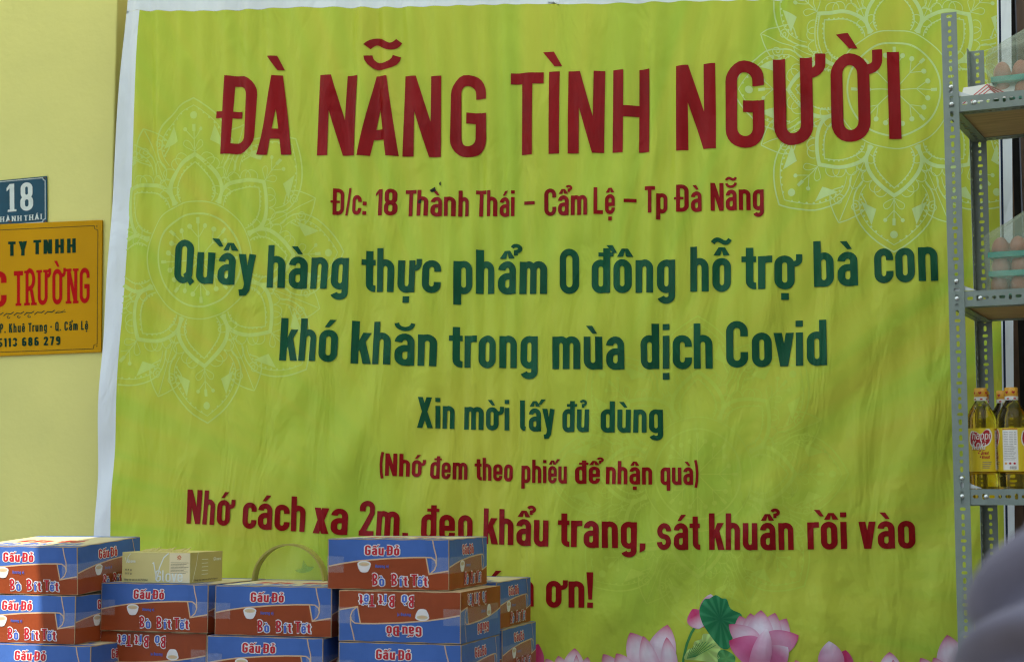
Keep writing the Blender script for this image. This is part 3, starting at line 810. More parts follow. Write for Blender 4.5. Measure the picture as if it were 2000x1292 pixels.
word(b, 'CÔNG TY', -80, 56, 503.5, 499.5, 28, w=.19, gap=.16, space=.34, **kw); word(b, 'TNHH', 68, 151, 497.5, 494, 28, w=.19, gap=.16, **kw)
b.build('company_lettering', M['dark_ink'], o)
b = MB(); word(b, 'C', -16, 16, 600.5, 599, 69, w=.15, serif=True, **kw); word(b, 'TRƯỜNG', 30, 178, 598, 591.5, 68, w=.135, serif=True, **kw)
b.build('name_lettering', M['red_ink'], o)
b = MB(); word(b, 'P. Khuê Trung - Q. Cẩm Lệ', 3, 175, 650.5, 644, 17.5, w=.17, gap=.13, space=.28, dpx=3, **kw); word(b, '5113 686 279', -1, 121, 678, 673.5, 17, w=.19, gap=.15, space=.3, dpx=3, **kw)
b.build('address_lettering', M['dark_ink'], o)
b = MB()
def px_line(b, pts, w, sf, m=0, closed=False): emit(b, [(S(pts, w, closed), 0)], sf, 6, m, across=1)
px_line(b, [(-150, 457), (187, 441.5), (188, 448), (194, 450), (192.5, 672), (186, 674), (185, 681), (-150, 693.5)], 1.0, sf)
for x, y in ((192, 442.5), (192, 676)): px_line(b, [(x - 1, y), (x + 1, y)], 2, sf)
for k in range(7):      # flourish under the name
    x = -10 + 20 * k
    px_line(b, [(x, 618 - .045 * x), (x + 6, 613 - .045 * x), (x + 14, 614 - .045 * x), (x + 20, 610 - .045 * x)], 1.8 if k < 6 else 1.0, sf)
    if k < 4: px_line(b, [(x + 10 + 3 * math.cos(f), 620 - .045 * x + 2.5 * math.sin(f)) for f in (0, 1, 2, 3, 4, 5)], 1.4, sf)
px_line(b, [(112, 612), (132, 609)], 1.0, sf)
b.build('border_line', M['dark_ink'], o)
o, sf = plate('house_number_plate', ((-62, 359), (93.5, 344), (94, 437), (-62, 447)), .0025, M['enamel'], 'dark blue enamel house number plate reading 18 above gold sign', 'sign')
kw = dict(surf=sf, sl=-.01)
b = MB(); word(b, '18', 15, 66.5, 414.5, 410.5, 54, w=.15, gap=.2, serif=True, **kw)
b.build('number', M['cream_ink'], o)
b = MB(); word(b, 'THÀNH', -8, 44, 434.5, 431.5, 10, w=.13, gap=.2, serif=True, dpx=2, **kw); word(b, 'THÁI', 49, 83.5, 431.5, 428.5, 10.3, w=.13, gap=.2, serif=True, dpx=2, **kw)
b.build('street_lettering', M['cream_ink'], o)
b = MB(); px_line(b, [(-55, 361), (85.5, 348), (86.5, 352), (90, 353), (90.3, 428), (86, 429.5), (85.5, 434), (-55, 444)], 1.2, sf); b.build('border_line', M['cream_ink'], o)
for x, y, r in ((90, 348, 2.5), (22, 433, 4.0), (91, 433, 2.5)):
    b = MB(); b.grid([[sf(x + r * k * math.cos(j * .785), y + r * .6 * k * math.sin(j * .785), 8 + 3 * (1 - k)) for j in range(8)] for k in (0, .6, 1)], closed=True)
    b.build('screw', M['rust'], o)

# ------------------------------------------------------------------ noodle cartons
BW, BD, BH = .33, .33, .128
M['bx_blue'] = mat('carton_blue', (0.055, 0.135, 0.40), 0.45, 0.12, 7, 0.12, 28, spec=.25)
M['bx_rust'] = mat('carton_rust', (0.31, 0.058, 0.014), 0.45, 0.12, 7, 0.12, 28, spec=.25)
M['bx_cream'] = mat('carton_cream_line', (0.66, 0.43, 0.24), 0.5)
M['bx_white'] = mat('carton_white', (0.78, 0.74, 0.70), 0.5)
M['bx_red'] = mat('carton_red', (0.50, 0.02, 0.03), 0.45, spec=.25)
M['bx_tan'] = mat('carton_cardboard', (0.50, 0.34, 0.18), 0.75, 0.12, 20)
M['bx_top'] = mat('carton_top_print', (0.62, 0.52, 0.30), 0.5, 0.08, 9)
M['bx_word'] = mat('carton_blue_word', (0.05, 0.13, 0.50), 0.45)
def tape_mat():
    m, t, p = new_mat('clear_tape')
    p.inputs['Base Color'].default_value = (.80, .78, .74, 1); p.inputs['Roughness'].default_value = .18
    no = N(t, 'ShaderNodeTexNoise'); no.inputs['Scale'].default_value = 70; tc = N(t, 'ShaderNodeTexCoord'); t.links.new(tc.outputs['Object'], no.inputs['Vector'])
    mr = N(t, 'ShaderNodeMapRange'); mr.inputs[3].default_value = .05; mr.inputs[4].default_value = .22; t.links.new(no.outputs[0], mr.inputs[0])
    t.links.new(mr.outputs[0], p.inputs['Alpha'])
    bp = N(t, 'ShaderNodeBump'); bp.inputs['Strength'].default_value = .4; bp.inputs['Distance'].default_value = .003; t.links.new(no.outputs[0], bp.inputs['Height']); t.links.new(bp.outputs[0], p.inputs['Normal'])
    return m
M['tape'] = tape_mat()
CARTON_M = [M[k] for k in ('bx_tan', 'bx_blue', 'bx_rust', 'bx_cream', 'bx_white', 'bx_red', 'bx_top', 'bx_word')]
def art(b, surf, W, H):
    """the printed face; s, t in 0..1 from the top-left; surf(s, t, layer)"""
    A = W / H
    def poly(lo, up, m, l, n=24):
        rows = []
        for k in range(n + 1):
            s = k / n
            rows.append([surf(s, lo(s), l), surf(s, up(s), l)])
        b.grid(rows, m)
    kn = [(0, .55), (.12, .49), (.26, .435), (.5, .38), (.7, .355), (.82, .35), (.846, .69), (1, .62)]
    def edge(s):
        for (a, ya), (c, yc) in zip(kn, kn[1:]):
            if s <= c: return ya + (yc - ya) * (s - a) / (c - a)
        return kn[-1][1]
    poly(lambda s: 0, edge, 1, 0, 60); poly(edge, lambda s: 1, 2, 0, 60)
    el = lambda pts, w, m, l, closed=False: emit(b, [(S([(p[0] * A, -p[1]) for p in pts], w, closed), 0)], lambda x, y, q: surf(x / A, -y, l), .12, m, across=1)
    el(kn[:6], .028, 3, 2); el(kn[5:], .026, 3, 2.3)
    el([(.82, .35), (.865, .355), (.895, .41), (.905, .50), (.89, .60), (.848, .69)], .024, 3, 2.6)
    el([(.872, 0), (.885, .16), (.903, .32), (.906, .48)], .024, 3, 2.8)
    tw = lambda text, s0, s1, t1, h, w, **k: word(b, text, s0 * 1000, s1 * 1000, t1 * 1000 / A, t1 * 1000 / A + k.pop('dy', 0), h * 1000 / A, w=w, sl=0, dpx=12, surf=lambda x, y, l: surf(x / 1000, y * A / 1000, l), **k)
    tw('Gấu Đỏ', .31, .60, .315, .20, .165, m=4, grow=.075, layer0=3, gap=.09, space=.06)
    tw('Gấu Đỏ', .31, .60, .315, .20, .165, m=5, layer0=11, gap=.09, space=.06)
    word_cols = lambda x: 7 if (.50 < x < .95 or 1.90 < x < 2.15 or 3.20 < x < 3.62) else 5
    for tx, a, c, mset in (('B', .375, .418, (4, 5)), ('ò', .432, .475, (4, 7)), ('B', .535, .580, (4, 5)), ('í', .602, .622, (4, 7)), ('t', .632, .668, (4, 5)), ('T', .70, .747, (4, 5)), ('ế', .752, .792, (4, 7)), ('t', .797, .832, (4, 5))):
        big = tx in 'BT'
        for m_, gr, l0 in ((mset[0], .075, 3), (mset[1], 0, 11)):
            tw(tx, a, c, .93 + (.0 if big else .01), (.235 if big else .205), .155, m=m_, grow=gr, layer0=l0)
    tw('Hương vị', .40, .51, .57, .065, .14, m=7, layer0=3)
    # a bowl of noodles
    def ell(cx, cy, rx, ry, m, l, a0=0, a1=360):
        b.grid([[surf(cx + k * rx * math.cos(R(a)), cy - k * ry * math.sin(R(a)), l) for a in range(a0, a1 + 1, 20)] for k in (0, .5, 1)], m)
    ell(.305, .50, .058, .07, 4, 4); ell(.305, .50, .046, .042, 6, 5); ell(.305, .505, .030, .02, 3, 6)
    rows = [[surf(.305 - .056 + .0022 * k * k, .50 + .045 * k, 4.5), surf(.305 + .056 - .0022 * k * k, .50 + .045 * k, 4.5)] for k in range(4)]
    b.grid(rows, 4)
    ell(.305, .635, .036, .035, 4, 4.6)
def carton_mesh():
    b = MB()
    w, d, h = BW / 2, BD, BH
    b.box((-w, 0, 0), (w, d, h), 0)
    e = .0006; st = .00006
    bul = lambda s, t: .0034 * math.sin(math.pi * min(1, max(0, s))) ** .7 * math.sin(math.pi * min(1, max(0, t))) ** .7
    ins = lambda s, t: (.006 + .988 * s + .0025 * math.sin(t * 17 + s * 3) * (abs(s - .5) > .45), .012 + .976 * t + .006 * math.sin(s * 23) * (abs(t - .5) > .47))
    art(b, lambda s, t, l: (lambda q: Vector((-w + q[0] * BW, -e - st * l - bul(s, t), h - q[1] * h)))(ins(s, t)), BW, BH)
    art(b, lambda s, t, l: (lambda q: Vector((w + e + st * l + bul(s, t), q[0] * BD, h - q[1] * h)))(ins(s, t)), BD, BH)
    art(b, lambda s, t, l: Vector((-w - e - st * l, BD - s * BD, h - t * h)), BD, BH)
    # lid print: blue border flaps, buff panel, red and blue strokes
    T = lambda x, y, l: Vector((x, y, h + .0005 + st * l))
    def q(x0, y0, x1, y1, m, l): b.grid([[T(x0 + (x1 - x0) * i / 2, y0 + (y1 - y0) * j / 2, l) for i in range(3)] for j in range(3)], m)
    q(-w + .003, .003, w - .003, d - .003, 6, 0); q(-w + .003, .003, w - .003, .03, 1, 1); q(-w, d - .03, w, d, 1, 1)
    word(b, 'Gấu Đỏ', -.11, .09, -.12, -.12, .07, w=.22, m=5, sl=0, dpx=.01, surf=lambda x, y, l: T(x, -y, 2 + l))
    word(b, 'Bò Bít Tết', -.12, .13, -.045, -.045, .055, w=.2, m=7, sl=0, dpx=.01, surf=lambda x, y, l: T(x, -y, 2 + l))
    return b
cb = carton_mesh()
carton_o = cb.build('noodle_carton', CARTON_M, None, weld=0)
cme = carton_o.data
tmes = []
for s in (-1, 1):
    tb = MB()
    xa = s * (BW / 2 + .0019); xb = s * (BW / 2 - .045)
    bl = lambda s_, t_: .0034 * math.sin(math.pi * s_) ** .7 * math.sin(math.pi * t_) ** .7
    ZS = (.042, .052, .062, .073, .083)
    tb.grid([[Vector((xa + (xb - xa) * k / 6, -.0019 - bl(.14 * k / 6, z / BH), z)) for k in range(7)] for z in ZS])
    tb.grid([[Vector((xa + s * bl(.3 * k / 10 / BD, z / BH), -.0019 * (k == 0) + .3 * k / 10, z)) for k in range(11)] for z in ZS])
    tape_o = tb.build('tape_strip', M['tape'], None); tmes.append(tape_o.data); bpy.data.objects.remove(tape_o)
bpy.data.objects.remove(carton_o)
TILT = random.Random(3)
def carton(px, py, Y, label, flip=False, dyaw=0.0, z=None):
    """px, py: the pixel of the near top-right front corner, Y its distance"""
    p = at(px, py, Y)
    yaw = -YAW + R(dyaw)
    if z is not None: p.z = z
    ux = Vector((math.cos(yaw), math.sin(yaw), 0))
    base = p - ux * BW / 2
    base.z = p.z - BH
    e = empty('noodle_carton', base, yaw)
    tag(e, label, 'carton', 'cartons of instant noodles stacked before the banner')
    for nm, me in (('carton_box', cme), ('tape_strip', tmes[0]), ('tape_strip', tmes[1])):
        c = bpy.data.objects.new(nm, me); C.objects.link(c); c.parent = e
        if flip: c.rotation_euler = (0, math.pi, 0); c.location = (0, 0, BH)
    return e
zt = lambda py, Y: at(1000, py, Y).z
STEP = BH + .0022
# heights: column tops fall on a common table
ZA = zt(1067, 4.43); ZD = zt(1141, 4.43); ZG = zt(1146, 4.29); ZH = zt(1053, 4.20)
carton(154, 1067, 4.43, 'noodle carton topmost of the left stack, its lid partly in sun', z=ZA).rotation_euler.x = R(3.4)
carton(148, 1161, 4.43, 'noodle carton in middle of the left stack, under the sunlit one', dyaw=-1, z=ZA - STEP)
carton(178, 1252, 4.40, 'lowest visible noodle carton of the left stack, jutting right', dyaw=1, z=ZA - 2 * STEP)
carton(407, 1141, 4.43, 'upright noodle carton carrying the cream glove box', dyaw=-2.0, z=ZD)
carton(404, 1232, 4.44, 'upside-down noodle carton under the one carrying the cream box', flip=True, dyaw=-2.5, z=ZD - STEP)
carton(648, 1146, 4.29, 'noodle carton in front of the round plastic lid', dyaw=1, z=ZG)
carton(631, 1244, 4.28, 'lower noodle carton under the one before the round plastic lid', dyaw=0, z=ZG - STEP)
carton(877, 1053, 4.20, 'highest noodle carton, alone on top of the right stack', dyaw=1, z=ZH)
carton(900, 1154, 4.16, 'upside-down noodle carton just under the highest one', flip=True, z=ZH - STEP)
carton(901, 1256, 4.16, 'upright noodle carton under the upside-down one in right stack', dyaw=.5, z=ZH - 2 * STEP)
ZK = zt(1134, 4.50)
def carton_by_right(px, Y, z, label, dyaw=0.0):
    p = at(px, 1100, Y); yaw = -YAW + R(dyaw)
    ux = Vector((math.cos(yaw), math.sin(yaw), 0)); uy = Vector((-math.sin(yaw), math.cos(yaw), 0))
    c = p - uy * BD - ux * BW / 2
    e = empty('noodle_carton', (c.x, c.y, z - BH), yaw); tag(e, label, 'carton', 'cartons of instant noodles stacked before the banner')
    for nm, me in (('carton_box', cme), ('tape_strip', tmes[0]), ('tape_strip', tmes[1])):
        k = bpy.data.objects.new(nm, me); C.objects.link(k); k.parent = e
    return e
carton_by_right(1036, 4.86, zt(1126, 4.86), 'upper noodle carton half hidden behind the right stack', 0)
carton_by_right(1046, 4.88, zt(1126, 4.86) - STEP, 'lower noodle carton half hidden behind the right stack', 0)
LOWZ = ZD - 2 * STEP
# the table that carries the stacks
M['table'] = mat('grey_table_top', (.32, .30, .28), .6, .1, 6)
tbl = empty('folding_table', fac(-.35, 0, .62))
tag(tbl, 'long plain table below the noodle cartons', 'table')

def tl(u, z, o): return fac(u, z, o) - tbl.location
b = MB(); 
def tbox(b, u0, u1, z0, z1, o0, o1, m=0):
    P = [tl(u, z, o) for o in (o0, o1) for z in (z0, z1) for u in (u0, u1)]
    for q in ((0, 1, 3, 2), (4, 6, 7, 5), (0, 4, 5, 1), (2, 3, 7, 6), (0, 2, 6, 4), (1, 5, 7, 3)): b.face([P[k] for k in q], m)
ZTAB = min(ZA - 3 * STEP, ZD - 2 * STEP, ZG - 2 * STEP, ZH - 3 * STEP) - .004
tbox(b, -2.0, .25, ZTAB - .03, ZTAB, .08, .95)
for z, u0, u1 in ((ZD - 2 * STEP, -1.24, -.84), (ZG - 2 * STEP, -.80, -.46), (ZH - 3 * STEP, -.43, .1)):
    if z - ZTAB > .006: tbox(b, u0, u1, ZTAB + .0005, z - .001, .25, .92)
b.build('table_top', M['table'], tbl, weld=1e-6)
for u in (-1.9, .15):
    for of in (.14, .89):
        b = MB(); b.tube([tl(u, 0, of), tl(u, ZTAB - .031, of)], .016); b.build('leg', M['table'], tbl, smooth=True, autosmooth=40)

# ------------------------------------------------------------------ cream glove box, round lid
M['cream'] = mat('cream_card', (.66, .56, .20), .42, .06, 8)
M['cream_side'] = mat('darker_cream_card', (.48, .39, .13), .42, .06, 8)  # darker tone of the cream, for the side face and torn flap
M['cream_lab'] = mat('cream_label', (.80, .68, .38), .42)
M['pale_print'] = mat('pale_print', (.78, .80, .66), .4)
M['grey_ink'] = mat('grey_ink', (.10, .08, .05), .5)
M['orange_ink'] = mat('orange_ink', (.60, .10, .02), .5)
CW, CD, CH = .212, .175, .082
p = at(371, 1137, 4.475); yaw = -YAW - R(2)
ux = Vector((math.cos(yaw), math.sin(yaw), 0))
gb = empty('glove_box', (p.x - ux.x * CW / 2, p.y - ux.y * CW / 2, ZD + .0012), yaw)
tag(gb, 'cream, darker-sided cardboard glove box lying on the upright noodle carton', 'box')
b = MB(); b.box((-CW / 2, 0, 0), (CW / 2, CD, CH), 0)
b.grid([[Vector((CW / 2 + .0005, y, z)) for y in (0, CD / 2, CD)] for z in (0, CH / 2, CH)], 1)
fs = lambda x, y, l: Vector((-CW / 2 + x * .001, -.0006 - .00008 * l, CH - y * .001))
b.grid([[fs(x, y, 0) for x in (148, 180, 211)] for y in (1, 40, 81)], 2)
word(b, 'Glove', 105, 190, 78, 78, 30, w=.10, m=3, surf=fs, sl=0, dpx=4, layer0=2)
emit(b, [(S([(95, 30), (99, 28), (106, 60), (109, 74), (118, 40), (130, 14), (145, 2)], 3.4), 0)], lambda x, y, l: fs(x, y, 2), 4, 3)
emit(b, [(S([(8, 16), (10, 15), (14, 30), (19, 12), (26, 4)], 1.3), 0)], lambda x, y, l: fs(x, y, 2), 4, 3)
word(b, 'Glove', 17, 42, 29, 29, 9, w=.14, m=3, surf=fs, sl=0, dpx=4)
word(b, 'Găng tay cao su phủ Polymer', 8, 82, 77, 77, 5.4, w=.12, m=4, surf=fs, sl=0, dpx=3)
for k, t in enumerate(('0,4 g', '0,5 g')): word(b, t, 10, 30, 50 + k * 10, 50 + k * 10, 4.6, w=.12, m=4, surf=fs, sl=0, dpx=3)
for k in range(8): emit(b, [(S([(152, 27 + 4 * k), (152 + (55 if k == 0 else 36 + (k * 13) % 20), 27 + 4 * k)], .9), 0)], lambda x, y, l: fs(x, y, 4), 4, 4)
for k in range(8): emit(b, [(S([(178 + 2 * math.cos(k * .785), 13 + 2 * math.sin(k * .785)), (178 + 7 * math.cos(k * .785), 13 + 7 * math.sin(k * .785))], 2.0), 0)], lambda x, y, l: fs(x, y, 4), 4, 5)
ss = lambda x, y, l: Vector((CW / 2 + .0009 + .00008 * l, x * .001, CH - y * .001))
emit(b, [(S([(40, 0), (30, 35), (12, 78)], 2), 0)], lambda x, y, l: ss(x, y, 2), 4, 3)
word(b, 'Glove', 125, 165, 25, 25, 9, w=.14, m=3, surf=ss, sl=0, dpx=4)
word(b, 'Găng tay cao su phủ Polymer', 20, 150, 77, 77, 5.0, w=.12, m=4, surf=ss, sl=0, dpx=3)
for k in range(5): emit(b, [(S([(60, 20 + 10 * k), (95, 20 + 10 * k)], 1.4), 0)], lambda x, y, l: ss(x, y, 2), 4, 3)
b.build('box_body', [M[k] for k in ('cream', 'cream_side', 'cream_lab', 'pale_print', 'grey_ink', 'orange_ink')], gb)
b = MB()
for k in range(9):
    x = -CW / 2 + .03 + k * .016; b.face([(x, .04 + .004 * (k % 2), CH + .001), (x + .016, .04 + .004 * ((k + 1) % 2), CH + .001), (x + .014, .075, CH + .007 + .003 * (k % 3)), (x, .07, CH + .006 + .002 * (k % 2))])
b.build('torn_flap', M['cream_side'], gb, solid=.001)

def clear_mat(name, col, alpha, rough=.12, bump=.0, trans=True):
    m, t, p = new_mat(name)
    p.inputs['Base Color'].default_value = (*col, 1); p.inputs['Roughness'].default_value = rough
    no = N(t, 'ShaderNodeTexNoise'); no.inputs['Scale'].default_value = 9; no.inputs['Detail'].default_value = 5
    tc = N(t, 'ShaderNodeTexCoord'); t.links.new(tc.outputs['Object'], no.inputs['Vector'])
    mr = N(t, 'ShaderNodeMapRange'); mr.inputs[1].default_value = .35; mr.inputs[2].default_value = .7; mr.inputs[3].default_value = alpha * .7; mr.inputs[4].default_value = alpha * 1.35
    t.links.new(no.outputs[0], mr.inputs[0]); t.links.new(mr.outputs[0], p.inputs['Alpha'])
    if bump:
        n2 = N(t, 'ShaderNodeTexNoise'); n2.inputs['Scale'].default_value = 26; n2.inputs['Detail'].default_value = 4; n2.inputs['Distortion'].default_value = 1.2
        t.links.new(tc.outputs['Object'], n2.inputs['Vector'])
        bp = N(t, 'ShaderNodeBump'); bp.inputs['Strength'].default_value = bump; bp.inputs['Distance'].default_value = .012
        t.links.new(n2.outputs[0], bp.inputs['Height']); t.links.new(bp.outputs[0], p.inputs['Normal'])
    return m
M['olive_plastic'] = mat('olive_plastic', (.36, .32, .07), .35, .08, 10)
M['print_green'] = clear_mat('pale_green_print', (.12, .42, .16), .35)
M['lid_film'] = clear_mat('lid_film', (.62, .64, .32), .16)
M['teal'] = mat('teal_plastic', (.015, .36, .27), .35, .1, 10)
# round lid: a ring with a thin clear disc, standing on its edge behind the third column
rc = at(566, 1134, 4.62); LR = .104
lid = empty('round_lid', (rc.x, rc.y, rc.z - LR), -YAW + R(8))
tag(lid, 'round olive rimmed clear plastic lid standing on edge between carton stacks', 'lid')
b = MB(); rows = []
for k in range(49):
    a = 2 * math.pi * k / 48
    rows.append([Vector((r * math.cos(a), y, LR + r * math.sin(a))) for r, y in ((LR, -.022), (LR, .022), (LR - .005, .022), (LR - .005, -.022), (LR, -.022))])
b.grid(rows); b.build('rim', M['olive_plastic'], lid, smooth=True, weld=1e-5, autosmooth=40)
b = MB(); b.grid([[Vector((k * (LR - .0055) * math.cos(j * .1309), .012 + .004 * k * k, LR + k * (LR - .0055) * math.sin(j * .1309))) for j in range(49)] for k in (0, .25, .5, .75, 1)])
b.build('clear_disc', M['lid_film'], lid, smooth=True)
b = MB(); q = smoothpoly([(.012, .03), (.03, .036), (.036, .058), (.048, .042), (.066, .040), (.056, .028), (.03, .022)])
b.face([(x, .009, LR + z) for x, z in q]); b.build('green_print', M['print_green'], lid)


# a supporting carton in the row behind
cb2 = carton_by_right(660, 4.93, rc.z - LR - .001, 'noodle carton in the back row carrying the round plastic lid', 0)

# ------------------------------------------------------------------ slotted angle rack
M['steel'] = mat('grey_painted_steel', (.21, .255, .222), .42, .07, 25, .03, 80, metal=.15)
M['bolt'] = mat('zinc_bolt', (.66, .70, .68), .22, .05, 40, metal=.9)
M['ply'] = mat('plywood', (.50, .33, .16), .6, .18, 5, .06, 40, stretch=(1.5, 14, 14))
M['gusset'] = mat('galvanised_plate', (.62, .66, .64), .35, .08, 30, metal=.5)
RY = R(26)
p0 = at(1855, 646, 4.15)
rack = empty('slotted_angle_rack', (p0.x, p0.y, 0), -RY)
tag(rack, 'grey slotted angle steel rack with wooden shelves in front of the banner', 'rack')
RW, RD, AF = .92, .39, .039
RM = Matrix.Translation((p0.x, p0.y, 0)) @ Matrix.Rotation(-RY, 4, 'Z')
def flange(b, L, mapper, start=0, pitch=.0198, a=AF):
    n = int(L / pitch)
    for k in range(n + 1):
        x0 = k * pitch; x1 = min(L, x0 + pitch)
        if x1 - x0 < .002: continue
        if x1 - x0 < pitch * .98 or k == 0 and False:
            b.face([mapper(x0, 0), mapper(x1, 0), mapper(x1, a), mapper(x0, a)]); continue
        kind = (k + start) % 4
        hx, hy = ((.0042, .0075), (.0075, .0042), (.0047, .0047), (.0075, .0042))[kind]
        cx, cy = (x0 + x1) / 2, a * .52
        rr = min(hx, hy)
        O, B = [], []
        for j in range(16):
            an = 2 * math.pi * (j + .0) / 16 + math.pi / 4
            dx, dy = math.cos(an), math.sin(an)
            ox = (hx - rr) * (1 if dx > .01 else -1 if dx < -.01 else 0) + rr * dx; oy = (hy - rr) * (1 if dy > .01 else -1 if dy < -.01 else 0) + rr * dy
            O.append((cx + ox, cy + oy))
            m_ = max(abs(dx), abs(dy)); B.append((cx + dx / m_ * (x1 - x0) / 2, cy + (dy / m_) * (a / 2) + (a / 2 - cy) * 1.0))
        for j in range(16):
            k2 = (j + 1) % 16
            b.face([mapper(*O[j]), mapper(*B[j]), mapper(*B[k2]), mapper(*O[k2])])
def angle(name, L, m1, m2, start=0):
    b = MB(); flange(b, L, m1, start); b.build_ = None
    flange(b, L, m2, start + 1)
    return b
def post(x, y, sx, sy, H):
    b = MB()
    flange(b, H, lambda t, w: Vector((x + sx * w, y, H - t)))
    flange(b, H, lambda t, w: Vector((x, y + sy * w, H - t)), 2)
    o = b.build('post', M['steel'], rack, weld=1e-5)
    md = o.modifiers.new('thickness', 'SOLIDIFY'); md.thickness = .0018; md.offset = 0
    return o
HF = at(1838, 27, 4.15).z
back = RM @ Vector((0, RD, 0))
post(0, 0, 1, 1, HF); post(RW, 0, -1, 1, HF); post(0, RD, 1, -1, HF - .004); post(RW, RD, -1, -1, HF - .004)
def bar_front(z, y, sy):
    b = MB(); L = RW - .006
    flange(b, L, lambda t, w: Vector((.003 + t, y, z + w)), 1)
    flange(b, L, lambda t, w: Vector((.003 + t, y + sy * w, z)), 3)
    o = b.build('shelf_bar', M['steel'], rack, weld=1e-5); md = o.modifiers.new('thickness', 'SOLIDIFY'); md.thickness = .0018; md.offset = 0
def bar_side(z, x, sx):
    b = MB(); L = RD - .012
    flange(b, L, lambda t, w: Vector((x, .006 + t, z + w)), 1)
    flange(b, L, lambda t, w: Vector((x + sx * w, .006 + t, z - .0022)), 3)
    o = b.build('shelf_bar', M['steel'], rack, weld=1e-5); md = o.modifiers.new('thickness', 'SOLIDIFY'); md.thickness = .0018; md.offset = 0
SHZ = [at(1878, 217, 4.13).z, at(1888, 598, 4.13).z, at(1900, 985, 4.12).z, .62, .12]
for z in SHZ:
    bar_front(z, .0030, 1); bar_front(z, RD - .0030, -1); bar_side(z, .0030, 1); bar_side(z, RW - .0030, -1)
    b = MB(); b.box((.008, .008, z + .0015), (RW - .008, RD - .008, z + .0125)); b.build('shelf_board', M['ply'], rack, bevel=.001)
    b = MB()
    for xx, s in ((.006, 1),):
        b.face([(xx, .0055, z + .041), (xx + .062, .0055, z + .041), (xx + .035, .0055, z + .052), (xx, .0055, z + .085)]); 
    b.build('corner_plate', M['gusset'], rack, solid=.0012)
    for bx, bz in ((AF * .52, z + .066), (AF * .52, z + .021), (.078, z + .02)):
        b = MB(); b.lathe([(.0, .0042), (.003, .0038), (.0055, .0022), (.0062, 0), (.0062, -.001)], n=14)
        yo = -.001 if bx < .05 else .002
        b.v = [Vector((bx + v.x, yo - v.z, bz + v.y)) for v in b.v]
        b.build('bolt', M['bolt'], rack, smooth=True)
BOARD = .0128
# leaflet standing on the top shelf
def rk(x, y, z): return RM @ Vector((x, y, z))
M['paper'] = mat('white_paper', (.72, .72, .68), .6)
lf = empty('leaflet', rk(.095, .02, SHZ[0] + BOARD), -RY)
tag(lf, 'white leaflet with red zigzag print lying on the top shelf', 'leaflet')
LF = lambda x, y, l: Vector((x, y * .9, .012 + .062 * max(0, y) / .08 + .0003 * l + .003 * math.sin(x * 30)))
b = MB(); b.grid([[LF(-.06 + .015 * i, .02 * j, 0) for i in range(10)] for j in range(5)])
for d in (0, .012, .024): emit(b, [(S([(-.05 + d, .002), (.0 + d * .5, .075 - d), (.07 - d, .004)], .004), 0)], lambda x, y, l: LF(x, y, 2), .01, 1, across=1)
b.v = [Vector((v.x, v.y, v.z)) for v in b.v]
b.build('sheet', [M['paper'], M['bx_red']], lf, smooth=True)

